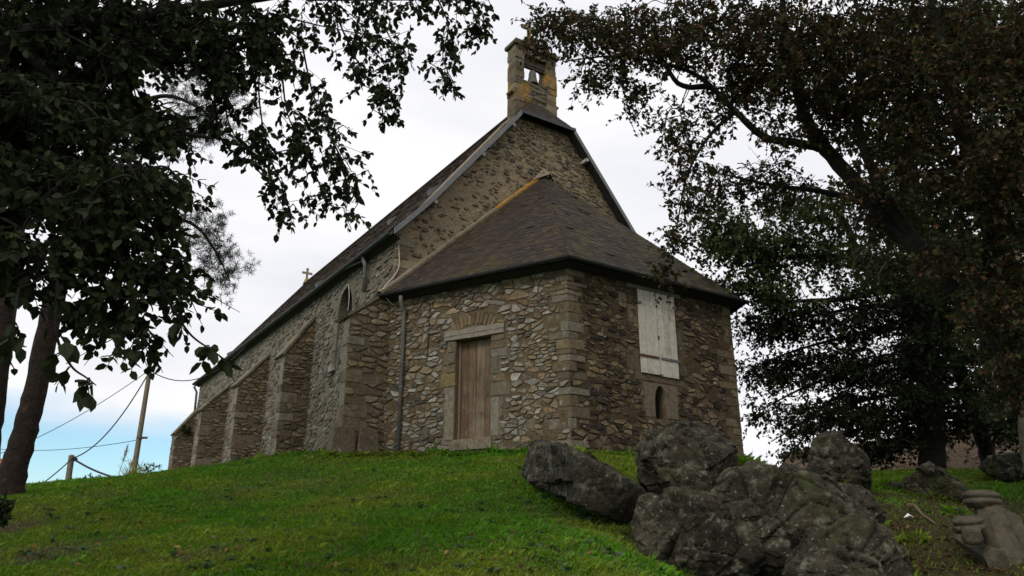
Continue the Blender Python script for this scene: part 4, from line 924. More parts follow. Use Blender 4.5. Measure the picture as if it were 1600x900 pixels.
rock('rock_outcrop', 'broad dark bedrock outcrop with pale lichen in the lower right foreground', [
     dict(outline=[(998, 820), (1010, 782), (1060, 772), (1140, 795), (1185, 860), (1200, 1000), (1100, 1010), (1030, 920), (1004, 860)], d=9.5, thick=.8, seed=31, sub=6, rough=.9),
     dict(outline=[(1105, 800), (1140, 745), (1175, 728), (1240, 736), (1300, 762), (1325, 800), (1300, 900), (1240, 1000), (1140, 1000)], d=10.0, thick=1.1, seed=35, sub=7, rough=.9),
     dict(outline=[(1240, 780), (1290, 757), (1350, 768), (1376, 795), (1378, 850), (1330, 900), (1260, 880)], d=10.3, thick=.7, seed=36, sub=6, rough=.9),
     dict(outline=[(1235, 885), (1262, 838), (1325, 808), (1385, 828), (1418, 880), (1430, 990), (1330, 1030), (1245, 990)], d=9.2, thick=.75, seed=37, sub=6, rough=.9)], 'rock')
rock('boulder', 'upright grey boulder behind the outcrop under the dark trees', [dict(outline=[(1262, 740), (1270, 705), (1284, 684), (1309, 679), (1332, 698), (1354, 718), (1361, 742), (1357, 776), (1300, 772), (1266, 756)], d=12.8, thick=.6, seed=45)], 'boulder', GRP)
rock('boulder', 'low pointed rock half sunk in the bank right of the upright boulder', [dict(outline=[(1415, 752), (1438, 732), (1459, 723), (1472, 731), (1492, 748), (1520, 765), (1514, 788), (1466, 790), (1424, 776)], d=14.0, thick=.6, seed=52)], 'boulder', GRP)
rock('boulder', 'flat-topped grey rock at the right edge of the picture under the trees', [dict(outline=[(1531, 732), (1542, 715), (1562, 710), (1620, 708), (1660, 720), (1660, 750), (1560, 748)], d=17.5, thick=.8, seed=61)], 'boulder', GRP)
R = random.Random(77)
for i, (px, py, w, lab) in enumerate([(1395, 762, 34, 'small brown stone embedded in the bank beside the upright boulder'), (1376, 846, 26, 'flat stone lying in the leaf litter right of the outcrop'), (1432, 842, 16, 'pebble-sized stone in the leaf litter below the white scrap'),
                                      (1172, 731, 22, 'pale flat stone at the foot of the far apse corner'), (1496, 800, 24, 'mossy stone just left of the carved fragments'), (1104, 852, 13, 'small pale round stone on the face of the outcrop')]):
    g = ground_at(px, py + 4) if i not in (3, 5) else at(px, py, 14.5 if i == 3 else 8.75); d = hypot(g[0], g[1]); k = w / 2
    ol = [(px + k * cos(a) * R.uniform(.8, 1.15), py + k * .55 * sin(a) * R.uniform(.8, 1.15)) for a in np.linspace(0, 2 * pi, 9, endpoint=False)]
    rock('small_rock', lab, [dict(outline=ol, d=d, thick=k * d / FPX, seed=80 + i, sub=4)], 'rock', 'small loose stones')

# ---- broken carved stones on the bank
M['carved'] = material('carved_limestone', (.080, .068, .047), var=.65, vscale=10, bump=1.0, bscale=26, bdist=.018, spots=[((.06, .065, .03), 3, .58, .72), ((.05, .042, .033), 5, .62, .75)])
def moulding(mb, c, ax, r, h):                              # stacked rolls and hollows
    mb.lathe([(0, 0), (r * .78, 0), (r * .80, h * .12), (r * .95, h * .2), (r, h * .32), (r * .95, h * .44), (r * .82, h * .5), (r * .82, h * .56), (r * .93, h * .64), (r * .95, h * .74), (r * .9, h * .84), (r * .72, h * .9), (r * .7, h), (0, h)], c, ax, 20)
def px_m(px, d): return px * d / (FPX * .98)
D1 = 9.6; c1 = empty('carved_stone', at(1560, 850, D1)); tag(c1, 'leaning carved stone shaft with a moulded round top on the right bank', 'carved stone', 'broken carved church stones')
def cpart(mb, root, name, smooth=False): o = mb.build(name, M['carved'], root, smooth); o.matrix_parent_inverse = Matrix.Translation(root.location).inverted(); return o
a, b = at(1582, 900, D1 - .1), at(1543, 790, D1 + .05); ax = (b - a) / np.linalg.norm(b - a); mb = MB(); x = np.cross(ax, (0, 1, 0)); x /= np.linalg.norm(x); y = np.cross(ax, x)
mb.tube([a, a + (b - a) * .4, a + (b - a) * .8, b], [.17, .155, .14, .13], 8); cpart(mb, c1, 'shaft')
mb = MB(); moulding(mb, at(1536, 793, D1 + .05), (.04, 0, 1), .185, .17); cpart(mb, c1, 'moulded_top', True)
c2 = empty('carved_stone', at(1515, 850, D1)); tag(c2, 'small round moulded stone capital lying left of the leaning shaft', 'carved stone', 'broken carved church stones')
mb = MB(); moulding(mb, at(1516, 832, D1 - .25), (-.12, -.1, 1), .155, .16); cpart(mb, c2, 'moulded_top', True)
mb = MB(); mb.lathe([(0, 0), (.08, .01), (.1, .06), (.085, .12), (.09, .17), (0, .17)], at(1521, 851, D1 - .35), (-.1, -.2, 1), 14); cpart(mb, c2, 'neck', True)
c3 = empty('carved_stone', at(1580, 850, D1)); tag(c3, 'thin broken stone slab propped behind the leaning carved shaft', 'carved stone', 'broken carved church stones')
mb = MB(); q = [at(1556, 800, D1 + .35), at(1584, 815, D1 + .25), at(1600, 880, D1), at(1578, 885, D1 + .05)]; nn_ = np.array([.25, -.8, .35]); mb.box8([p for p in q] + [p + nn_ * .12 for p in q]); cpart(mb, c3, 'slab')
# stone gutter-like fragment lying at their feet
mb = MB(); mb.tube([ground_at(1505, 850) + ZZ * .05, ground_at(1560, 888) + ZZ * .08], [.09, .11], 6); tag(mb.build('carved_stone', M['carved']), 'short stone length lying flat below the carved capital', 'carved stone', 'broken carved church stones')
g = ground_at(1420, 813); M['paper'] = material('white_paper', (.75, .75, .74), rough=.7)
mb = MB(); mb.add([g + np.array(q) for q in ((-.06, -.03, .03), (0, -.05, .055), (.07, -.02, .03), (.03, .04, .07), (-.04, .03, .04), (0, 0, .085))], [(0, 1, 5), (1, 2, 5), (2, 3, 5), (3, 4, 5), (4, 0, 5)]); tag(mb.build('paper_scrap', M['paper']), 'crumpled white scrap of paper on the bank', 'litter')
M['stick'] = material('dead_stick', (.14, .105, .07), var=.3)
mb = MB(); mb.tube([ground_at(1418, 795) + ZZ * .05, ground_at(1430, 797) + ZZ * .06, ground_at(1442, 808) + ZZ * .03, ground_at(1462, 822) + ZZ * .03], [.022, .02, .017, .01], 6); tag(mb.build('fallen_stick', M['stick']), 'bent dead stick lying on the bank near the white scrap', 'stick')

# ---- boundary wall behind the trees
R = random.Random(88); p0, p1 = at(1225, 738, 33), at(1760, 738, 27); p0[2] = g1(p0[0], p0[1]) - .3; p1[2] = p0[2]; e = (p1 - p0); Lw = np.linalg.norm(e); e = e / Lw; nw = np.array([e[1], -e[0], 0]); nw = nw if nw[1] < 0 else -nw
frw = (p0 * np.array([1, 1, 0]), e, nw); bw = empty('boundary_wall', p0); tag(bw, 'pinkish rubble boundary wall far behind the trees on the right', 'wall'); zb = p0[2]
mb = MB(); zt = zb + 2.3; q = [wp(frw, 0, zb), wp(frw, Lw, zb), wp(frw, Lw, zb, -.4), wp(frw, 0, zb, -.4)]; mb.box8(q + [p + ZZ * 2.3 for p in q], (.2, .15, .115))
def wpart(mb, name, mat, kind=None):
    o = mb.build(name, mat, bw); o.matrix_parent_inverse = Matrix.Translation(bw.location).inverted(); return tag(o, kind=kind)
wpart(mb, 'wall_core', M['mortar'])
mb = MB()
for p in rubble([(0, zb), (Lw, zb), (Lw, zt), (0, zt)], .45, .24, gap=.02, R=R): v, f = stone_geo(frw, p, .03, R); mb.add(v, f, pick([(.25, .165, .125), (.2, .145, .108), (.28, .2, .155), (.16, .117, .088)], R))
wpart(mb, 'wall_stones', M['stone'], 'stuff')

# ================================================================== TREES
LEAF = {'broad': (np.array([(0, 0, 0), (-.30, .28, .05), (.30, .28, .05), (-.27, .66, .03), (.27, .66, .03), (0, 1.0, -.07)]), [(0, 5, 3, 1), (0, 2, 4, 5)]),
        'small': (np.array([(0, 0, 0), (-.30, .45, .06), (.30, .45, .06), (0, 1.0, -.04)]), [(0, 3, 1), (0, 2, 3)])}
def frames(d, rs):
    d = d / np.linalg.norm(d, axis=1, keepdims=True); r = rs.normal(size=d.shape); r[:, 2] += 1.2; n = r - d * (r * d).sum(1, keepdims=True); n /= np.linalg.norm(n, axis=1, keepdims=True)
    return np.cross(d, n), d, n
def leaf_mesh(name, pos, dr, size, cols, kind, mat, parent, rs):
    T, Fc = LEAF[kind]; x, y, n = frames(dr, rs); N_, k = len(pos), len(T)
    V = pos[:, None] + size[:, None, None] * (T[None, :, 0, None] * x[:, None] + T[None, :, 1, None] * y[:, None] + T[None, :, 2, None] * n[:, None])
    base = (np.arange(N_) * k)[:, None]; per = np.concatenate([np.array(f) for f in Fc]); loops = (base + per[None]).ravel(); sizes = np.tile([len(f) for f in Fc], N_)
    return np_mesh(name, V.reshape(-1, 3), loops, sizes, mat, cols=np.repeat(cols, len(Fc), 0), parent=parent), (x, y, n)
def leaf_mat(name, trans=.3, rough=.7):
    return material(name, W1, attr=True, rough=rough, spec=.15, trans=trans)
M['bark_beech'] = material('smooth_dark_bark', (.017, .0145, .0115), var=.5, vscale=6, bump=1.0, bscale=14, bdist=.05, spots=[((.028, .03, .014), 1.5, .55, .7), ((.035, .033, .027), 5, .62, .72)])
M['bark_pale'] = material('mottled_pale_bark', (.17, .14, .10), var=.4, vscale=5, bump=.6, bscale=15, spots=[((.07, .055, .04), 3, .50, .6), ((.27, .23, .17), 4, .6, .7)])
M['bark_pine'] = material('cracked_pine_bark', (.032, .020, .015), var=.7, vscale=9, bump=1.0, bscale=9, bdist=.10, spots=[((.03, .022, .018), 7, .52, .62), ((.075, .050, .037), 5, .6, .72)])
M['leaf'] = leaf_mat('leaf_blade'); M['needle'] = material('pine_needle', (.022, .034, .016), rough=.6)
def spline(P_, n=6):
    P_ = [np.asarray(p, float) for p in P_]; P_ = [2 * P_[0] - P_[1]] + P_ + [2 * P_[-1] - P_[-2]]; q = []
    for i in range(1, len(P_) - 2):
        for k in np.linspace(0, 1, n, endpoint=False):
            a, b, c, d = P_[i - 1], P_[i], P_[i + 1], P_[i + 2]; q.append(.5 * (2 * b + (c - a) * k + (2 * a - 5 * b + 4 * c - d) * k * k + (3 * b - a - 3 * c + d) * k ** 3))
    q.append(P_[-2]); return q
class Tree:
    def __init__(s, name, label, group, base, bark, seed):
        s.root = empty(name, base); tag(s.root, label, 'tree', group); s.rs = np.random.default_rng(seed); s.wood = MB(); s.twig = MB(); s.bark = bark
        s.nodes = np.zeros((0, 3)); s.P, s.D, s.S, s.C = [], [], [], []
    def limb(s, pts, r, n=10, wig=.03):
        q = spline(pts, 7); m = len(q); rr = np.interp(np.linspace(0, 1, m), np.linspace(0, 1, len(r)), r)
        q = [p + s.rs.normal(size=3) * wig * rr[i] * 2.5 if 0 < i < m - 1 else p for i, p in enumerate(q)]
        rr = [a * s.rs.uniform(.965, 1.04) for a in rr]
        s.wood.tube(q, rr, n); s.nodes = np.concatenate([s.nodes, np.array(q)])
    def connect(s, p, r0=.02, r1=.006, bend=.18, droop=.1):
        i = np.argmin(((s.nodes - p) ** 2).sum(1) + .35 * np.maximum(0, s.nodes[:, 2] - p[2]) ** 2 * 0); a = s.nodes[i]; L = np.linalg.norm(p - a)
        if L < .05: return
        m = (a + p) / 2 + s.rs.normal(size=3) * bend * L * .5 + np.array([0, 0, droop * L]); q = spline([a, m, p], 3)
        k = min(1.0, .35 + L / 3.0); s.twig.tube(q, list(np.linspace(r0 * k, r1, len(q))), 4, cap=False); s.nodes = np.concatenate([s.nodes, np.array(q[2:])])
    def spray(s, p, n, length, size, pal, droop=.35, flat=.5, dirv=None):
        """one leafy shoot: leaves along a few side twigs"""
        rs = s.rs; nt_ = max(2, n // 9)
        for k in range(nt_):
            d = rs.normal(size=3) * np.array([1, 1, flat]); d[2] -= droop
            if dirv is not None: d = d * .7 + dirv
            d /= np.linalg.norm(d); L = length * rs.uniform(.5, 1.1); m = n // nt_; tt = np.sort(rs.uniform(.12, 1, m)); sagv = np.array([0, 0, -.25 * L * droop])
            pts = p + d * (L * tt)[:, None] + sagv * (tt ** 2)[:, None]
            s.twig.tube([p, p + d * L + sagv], [.005, .002], 3, cap=False)
            side = np.cross(d, rs.normal(size=3)); side /= np.linalg.norm(side); sg = np.where(np.arange(m) % 2, 1, -1)[:, None]
            ld = d * .6 + side * sg * .9 + rs.normal(size=(m, 3)) * .45; ld[:, 2] -= droop * .9
            s.P.append(pts); s.D.append(ld); s.S.append(size * rs.uniform(.6, 1.25, m)); c = np.array(pal)[rs.integers(0, len(pal), m)] * rs.uniform(.7, 1.35, (m, 1)); s.C.append(c)
    def blob(s, px, py, rx, ry, d, dr, n, leaves, length, size, pal, conn=True, **kw):
        rs = s.rs
        for i in range(n):
            w = rs.normal(size=3); w /= np.linalg.norm(w); w *= rs.uniform(0, 1) ** (1 / 2.4); p = at(px + w[0] * rx, py + w[1] * ry, d + w[2] * dr)
            if conn: s.connect(p)
            s.spray(p, leaves, length, size, pal, **kw)
    def finish(s, kind='small', singles=0, crown='crown'):
        def loc(o): o.matrix_parent_inverse = Matrix.Translation(s.root.location).inverted(); return o
        if s.wood.v: loc(s.wood.build('trunk', M[s.bark], s.root, True))
        if s.twig.v: tag(loc(s.twig.build('branches', M[s.bark], s.root, True)), kind='stuff')
        if not s.P: return
        P_, D_, S_, C_ = np.concatenate(s.P), np.concatenate(s.D), np.concatenate(s.S), np.concatenate(s.C)
        if singles:
            dist = np.linalg.norm(P_ - EYE, axis=1); rel = P_ - EYE; yy = rel[:, 1] * CP + rel[:, 2] * SP; zz = -rel[:, 1] * SP + rel[:, 2] * CP; inside = (yy > .3) & (np.abs(rel[:, 0] / yy) < .66) & (np.abs(zz / yy) < .37)
            order = np.argsort(-np.where(inside, S_ / dist, 0))[:singles]; T, Fc = LEAF[kind]; me = bpy.data.meshes.new('leaf'); me.from_pydata([tuple(q) for q in T], [], Fc); me.materials.append(M['leaf_single'])
            x, y, n = frames(D_[order], s.rs)
            for i, o_ in enumerate(order):
                m = Matrix([[x[i][r] * S_[o_], y[i][r] * S_[o_], n[i][r] * S_[o_], P_[o_][r]] for r in range(3)] + [[0, 0, 0, 1]]); o = bpy.data.objects.new('leaf', me); COL.objects.link(o); o.parent = s.root
                o.matrix_basis = Matrix.Translation(s.root.location).inverted() @ m
            keep = np.ones(len(P_), bool); keep[order] = False; P_, D_, S_, C_ = P_[keep], D_[keep], S_[keep], C_[keep]
        o, _ = leaf_mesh(crown, P_, D_, S_, C_, kind, M['leaf'], s.root, s.rs); loc(o)
        if singles: tag(o, kind='stuff')
        print(s.root.name, 'leaves', len(P_))
M['leaf_single'] = material('leaf_blade_dark', (.022, .032, .012), rough=.7, spec=.15, trans=.2)

# ---- copper beech reaching in from the right
COP = [(.060, .034, .018), (.042, .034, .014), (.036, .042, .014), (.030, .038, .013), (.050, .050, .016), (.075, .036, .017), (.040, .048, .015)]
t = Tree('russet_tree', 'big russet-leaved tree with a leaning dark trunk reaching over from the right edge', 'trees around the church', at(1760, 800, 11.0), 'bark_beech', 101)
t.limb([at(1760, 830, 11.0), at(1690, 690, 11.0), at(1600, 570, 10.9), at(1500, 455, 10.8), at(1400, 352, 10.6), at(1300, 245, 10.4), at(1258, 180, 10.3), at(1235, 90, 10.2), at(1215, -60, 10.2)], [.20, .175, .155, .138, .118, .098, .078, .052, .03], 14)
t.limb([at(1285, 232, 10.4), at(1240, 222, 10.2), at(1195, 214, 10.0), at(1150, 175, 9.8), at(1095, 122, 9.6), at(1040, 100, 9.5), at(960, 88, 9.4), at(880, 96, 9.4)], [.062, .058, .051, .043, .032, .023, .015, .008])
t.limb([at(1110, 135, 9.65), at(1060, 130, 9.5), at(1010, 60, 9.4), at(930, 30, 9.3), at(850, 25, 9.3)], [.045, .035, .025, .016, .008])
t.limb([at(1440, 395, 10.7), at(1370, 280, 10.2), at(1340, 180, 10), at(1350, 60, 9.8), at(1320, -50, 9.6)], [.08, .065, .055, .035, .02])
t.limb([at(1530, 490, 10.8), at(1545, 350, 10.2), at(1500, 200, 9.6), at(1470, 60, 9.2), at(1440, -60, 9)], [.09, .075, .06, .04, .02])
t.limb([at(1460, 410, 10.7), at(1380, 330, 11.2), at(1290, 300, 11.6), at(1210, 290, 11.8), at(1120, 270, 11.8)], [.08, .06, .045, .03, .012])
t.limb([at(1150, 175, 9.8), at(1110, 210, 9.7), at(1075, 270, 9.7), at(1060, 340, 9.7), at(1045, 420, 9.7)], [.03, .022, .015, .01, .005])
for (px, py, rx, ry, d, dr, n, lv) in [
    (855, 36, 45, 26, 9.3, .4, 24, 22), (840, 76, 24, 8, 9.35, .2, 6, 12), (920, 45, 60, 45, 9.3, .6, 44, 24), (1000, 55, 75, 60, 9.4, .9, 70, 26), (1100, 50, 90, 70, 9.6, 1.1, 100, 28), (1220, 60, 100, 85, 9.9, 1.3, 130, 28),
    (1350, 80, 110, 100, 10, 1.4, 150, 28), (1480, 90, 110, 110, 9.8, 1.5, 160, 28), (1570, 170, 60, 140, 9.8, 1.4, 110, 28), (950, 110, 40, 28, 9.4, .4, 18, 22), (925, 130, 28, 22, 9.4, .3, 7, 18), (985, 150, 22, 38, 9.5, .4, 14, 20),
    (1055, 195, 32, 40, 9.6, .5, 20, 22), (1090, 250, 30, 45, 9.7, .5, 16, 20), (1068, 300, 26, 50, 9.7, .4, 18, 20), (1050, 380, 16, 50, 9.7, .2, 12, 20), (1040, 425, 12, 20, 9.7, .15, 7, 18), (1130, 160, 50, 40, 9.8, .6, 22, 22),
    (1180, 130, 60, 40, 10, .8, 40, 24), (1120, 285, 45, 35, 11.8, .6, 26, 20), (1200, 290, 60, 40, 11.7, .8, 40, 22), (1300, 170, 60, 50, 10.3, .8, 34, 24), (1420, 230, 80, 70, 10.2, 1.2, 60, 26), (1530, 290, 70, 80, 10.2, 1.2, 70, 26), (1590, 400, 40, 90, 10.6, 1, 40, 24), (1370, 340, 60, 40, 11, .8, 24, 22), (1560, 480, 60, 60, 10, .6, 40, 24), (1490, 400, 50, 40, 10, .5, 20, 22), (1600, 580, 40, 60, 10.2, .5, 30, 24), (1205, 205, 60, 26, 9.6, .3, 12, 20), (1340, 290, 40, 30, 10, .3, 10, 20)]:
    t.blob(px, py, rx, ry, d, dr, int(n * (1.25 if px > 1150 else 1.1)), int(lv * 1.25), .42, .075, COP)
for (px, py, rx, ry, d, dr, n) in [(1150, -110, 160, 90, 9.8, 1.5, 90), (1400, -120, 180, 100, 10, 1.8, 130), (1640, 0, 60, 160, 10, 1.6, 90), (1680, 300, 70, 160, 11, 1.4, 90)]: t.blob(px, py, rx, ry, d, dr, n, 34, .5, .085, COP)
t.finish('small')

# ---- pale-barked tree at the right edge
GRN = [(.036, .050, .017), (.045, .060, .018), (.028, .042, .015), (.055, .062, .02)]
t = Tree('pale_barked_tree', 'tree with mottled pale bark rising at the right edge behind the leaning dark trunk', 'trees around the church', at(1620, 735, 15.5), 'bark_pale', 202)
t.limb([at(1625, 745, 15.5), at(1612, 620, 15.4), at(1588, 470, 15.2), at(1556, 320, 15), at(1520, 225, 14.8), at(1480, 120, 14.6), at(1450, 0, 14.5)], [.26, .24, .21, .19, .165, .13, .08], 14)
t.limb([at(1570, 400, 15.1), at(1530, 330, 14.4), at(1470, 290, 13.8), at(1400, 250, 13.5)], [.14, .11, .08, .03])
t.limb([at(1560, 340, 15), at(1590, 200, 15.3), at(1630, 60, 15.5)], [.14, .11, .06])
for (px, py, rx, ry, d, dr, n, lv) in [(1460, 60, 130, 80, 14.5, 2, 90, 26), (1590, 60, 80, 100, 15, 2, 80, 26), (1400, 190, 90, 70, 13.8, 1.2, 60, 26), (1600, 300, 60, 120, 15.8, 1.2, 60, 26), (1300, 110, 100, 80, 14, 1.5, 50, 24), (1470, 380, 60, 60, 14.5, 1, 30, 24), (1440, 290, 90, 80, 15, 1, 50, 26), (1540, 430, 60, 80, 15.6, 1, 40, 26), (1380, 400, 60, 50, 15, 1, 24, 24), (1570, 560, 50, 70, 15.8, 1, 30, 26)]:
    t.blob(px, py, rx, ry, d, dr, int(n * 1.7), lv, .6, .12, GRN)
t.finish('small')

# ---- green tree behind the apse
t = Tree('broadleaf_tree', 'green broad-leaved tree standing just behind the right end of the apse', 'trees around the church', at(1457, 727, 21), 'bark_beech', 303)
t.limb([at(1457, 735, 21), at(1454, 640, 21), at(1448, 560, 21), at(1425, 480, 21), at(1385, 430, 20.6), at(1335, 410, 20.2), at(1330, 370, 20), at(1300, 325, 19.8), at(1240, 310, 19.5)], [.30, .27, .25, .21, .16, .12, .09, .055, .025], 14)
t.limb([at(1440, 520, 21), at(1440, 400, 21.3), at(1410, 280, 21.5), at(1400, 180, 21.5)], [.22, .18, .12, .05])
t.limb([at(1340, 405, 20.2), at(1270, 400, 19.6), at(1190, 400, 19), at(1130, 380, 18.7)], [.10, .08, .05, .02])
t.limb([at(1400, 440, 20.7), at(1330, 465, 20), at(1250, 470, 19.4), at(1180, 470, 19)], [.10, .07, .04, .015])
for (px, py, rx, ry, d, dr, n, lv) in [(1112, 335, 34, 26, 18.8, .6, 16, 26), (1140, 375, 45, 34, 18.8, .8, 34, 28), (1200, 375, 55, 45, 19.2, 1, 42, 28), (1250, 320, 60, 40, 19.5, 1, 30, 28), (1135, 440, 34, 34, 18.9, .7, 16, 26), (1210, 450, 60, 40, 19.2, 1, 34, 28),
    (1300, 390, 60, 50, 20, 1.2, 34, 28), (1370, 320, 80, 60, 21, 1.5, 44, 28), (1440, 330, 70, 70, 21.5, 1.5, 50, 28), (1400, 430, 70, 50, 20.8, 1.3, 40, 28), (1500, 420, 70, 80, 21.5, 1.5, 50, 28)]:
    t.blob(px, py, rx, ry, d, dr, int(n * 1.5), int(lv * 1.3), .8, .135, [(.040, .058, .018), (.050, .068, .02), (.032, .048, .016)])
t.finish('small')

# ---- dark low tree with tiers of drooping branches
DRK = [(.022, .032, .013), (.028, .040, .015), (.018, .026, .012), (.034, .040, .016)]
t = Tree('dark_tree', 'dark dense tree with drooping tiers of leaves and slanting trunk behind the boulders', 'trees around the church', at(1545, 722, 23), 'bark_beech', 404)
t.limb([at(1550, 735, 23), at(1530, 670, 23), at(1505, 600, 23), at(1480, 520, 22.8), at(1465, 440, 22.6)], [.21, .19, .17, .13, .08], 12)
for (y0, xe, ye) in ((470, 1160, 520), (510, 1165, 570), (560, 1170, 640), (610, 1185, 690), (650, 1230, 715), (640, 1420, 700)):
    t.limb([at(1490 + (y0 - 470) * .2, y0, 22.8), at((1490 + xe) / 2 + 60, y0 + 5, 21.5), at((1490 + xe) / 2 - 60, (y0 + ye) / 2, 20.5), at(xe + 20, ye, 19.8)], [.09, .06, .035, .012], 7)
for (y0, xe, ye) in ((480, 1640, 540), (560, 1640, 620), (620, 1650, 690)): t.limb([at(1500, y0, 22.8), at(1580, y0, 22), at(xe, ye, 21.5)], [.09, .05, .02], 7)
for (px, py, rx, ry, d, dr, n, lv) in [(1195, 510, 42, 30, 20, .9, 26, 28), (1260, 500, 60, 35, 20.3, 1.1, 40, 28), (1345, 490, 70, 45, 21, 1.4, 50, 30), (1440, 490, 70, 55, 22, 1.5, 60, 30), (1540, 500, 70, 70, 22, 1.5, 70, 30),
    (1190, 575, 36, 26, 20, .8, 18, 28), (1250, 580, 60, 40, 20.3, 1.1, 44, 30), (1330, 570, 70, 45, 21, 1.4, 60, 30), (1420, 580, 70, 50, 21.5, 1.5, 60, 30), (1530, 590, 70, 60, 22, 1.5, 70, 30),
    (1200, 640, 34, 26, 20, .7, 12, 26), (1260, 650, 55, 36, 20.3, 1, 34, 28), (1335, 650, 60, 40, 20.8, 1.2, 50, 30), (1410, 655, 50, 42, 21.3, 1.2, 40, 30), (1490, 650, 40, 36, 22, 1.2, 22, 28), (1590, 650, 40, 50, 22, 1.2, 40, 28), (1240, 700, 40, 18, 20.3, .8, 8, 24), (1310, 705, 50, 16, 20.6, .8, 14, 26), (1380, 700, 40, 20, 21, .8, 16, 26), (1445, 540, 50, 40, 19.6, .6, 34, 30), (1440, 460, 60, 40, 19.6, .6, 34, 30), (1430, 610, 50, 30, 19.8, .6, 24, 30), (1530, 640, 40, 30, 20.5, .6, 16, 28)]:
    t.blob(px, py, rx, ry, d, dr, int(n * (1.6 if px > 1290 else 1.35)), int(lv * 1.3), .75, .115, DRK, flat=.25, droop=.3)
t.finish('small')

# ---- pines on the left
def needles(t, p, n, L, pal=None):
    rs = t.rs; d = rs.normal(size=(n, 3)); d[:, 2] += .25; d /= np.linalg.norm(d, axis=1, keepdims=True); t.NP.append(np.repeat(p[None], n, 0) + d * rs.uniform(0, L * .5, (n, 1))); t.ND.append(d * (L * rs.uniform(.6, 1.1, (n, 1))))
def pine(label, base, trunk, r, boughs, seed):
    t = Tree('pine_tree', label, 'pine trees on the left', base, 'bark_pine', seed); t.NP, t.ND = [], []; t.limb(trunk, r, 18, .02)
    for (pts, r0, tufts, spread) in boughs:
        t.limb(pts, list(np.linspace(r0, .012, len(pts))), 7); q = spline(pts, 8); m = len(q)
        for i in range(tufts):
            k = int(t.rs.uniform(.35, 1) * (m - 1)); p = q[k] + t.rs.normal(size=3) * spread; t.connect(p, .014, .005)
            for j in range(8): needles(t, p + t.rs.normal(size=3) * .11, 30, .10)
    t.finish()
    P_, D_ = np.concatenate(t.NP), np.concatenate(t.ND); s_ = np.cross(D_, t.rs.normal(size=D_.shape)); s_ = s_ / np.linalg.norm(s_, axis=1, keepdims=True) * .005; V = np.stack([P_ - s_, P_ + s_, P_ + D_], 1).reshape(-1, 3); n = len(P_)
    o = np_mesh('crown', V, np.arange(3 * n), np.full(n, 3), M['needle'], parent=t.root); o.matrix_parent_inverse = Matrix.Translation(t.root.location).inverted()
DP = 17.0
pine('leaning reddish pine with bare cracked trunk at the left, needles showing beyond the leaves', at(16, 775, DP),
     [at(10, 800, DP), at(20, 745, DP), at(40, 670, DP), at(58, 600, DP), at(82, 480, DP), at(100, 420, DP), at(135, 300, DP), at(185, 170, DP), at(240, 40, DP), at(280, -60, DP)], [.27, .225, .205, .195, .185, .175, .16, .14, .12, .10],
     [([at(120, 350, DP), at(220, 330, DP - .5), at(300, 350, DP - .8), at(335, 390, DP - .8), at(360, 440, DP - .8)], .06, 46, .22), ([at(190, 170, DP), at(260, 150, DP - .6), at(320, 175, DP - 1), at(345, 215, DP - 1)], .06, 40, .24),
      ([at(215, 100, DP), at(280, 110, DP - .5), at(340, 120, DP - .5), at(400, 150, DP - .5)], .05, 26, .22), ([at(240, 40, DP), at(200, 60, DP + .5), at(150, 40, DP + .8)], .05, 26, .3), ([at(150, 260, DP), at(230, 210, DP + .5), at(310, 200, DP + .6)], .05, 30, .25)], 501)
DP = 18.5
pine('second pine trunk cut by the left edge of the picture', at(-30, 770, DP), [at(-35, 800, DP), at(-22, 700, DP), at(-8, 600, DP), at(6, 500, DP), at(14, 430, DP), at(30, 300, DP), at(40, 150, DP), at(60, 0, DP)], [.26, .24, .22, .2, .19, .17, .14, .1],
     [([at(30, 300, DP), at(80, 260, DP), at(130, 270, DP)], .05, 20, .3), ([at(40, 150, DP), at(-30, 120, DP), at(-90, 140, DP)], .05, 20, .3)], 502)

# ---- near tree with large leaves hanging in from the upper left
BRD = [(.021, .032, .012), (.028, .040, .014), (.017, .026, .010), (.024, .032, .011)]
t = Tree('broadleaf_tree', 'near tree hanging its large dark leaves across the upper left', 'trees around the church', (-8.5, 3.2, g1(-8.5, 3.2) - .1), 'bark_beech', 606)
b_ = np.array([-8.5, 3.2, g1(-8.5, 3.2) - .2])
t.limb([b_, b_ + np.array([.1, .1, 1.6]), b_ + np.array([.0, .3, 3.4]), b_ + np.array([.2, .4, 5.2]), b_ + np.array([.1, .6, 7.5])], [.34, .28, .25, .2, .12], 14)
t.limb([b_ + np.array([.2, .35, 4.2]), at(-160, 130, 6.0), at(20, 60, 5.8), at(200, 30, 6.0), at(380, 0, 6.2), at(560, -20, 6.3), at(720, -40, 6.4)], [.13, .10, .075, .055, .04, .025, .012])
t.limb([b_ + np.array([.1, .3, 3.2]), at(-200, 300, 5.4), at(-40, 300, 5.2), at(120, 320, 5.1), at(240, 360, 5.1)], [.12, .09, .06, .04, .015])
t.limb([at(20, 60, 5.8), at(120, 150, 5.6), at(240, 200, 5.6), at(330, 215, 5.7)], [.05, .04, .025, .012])
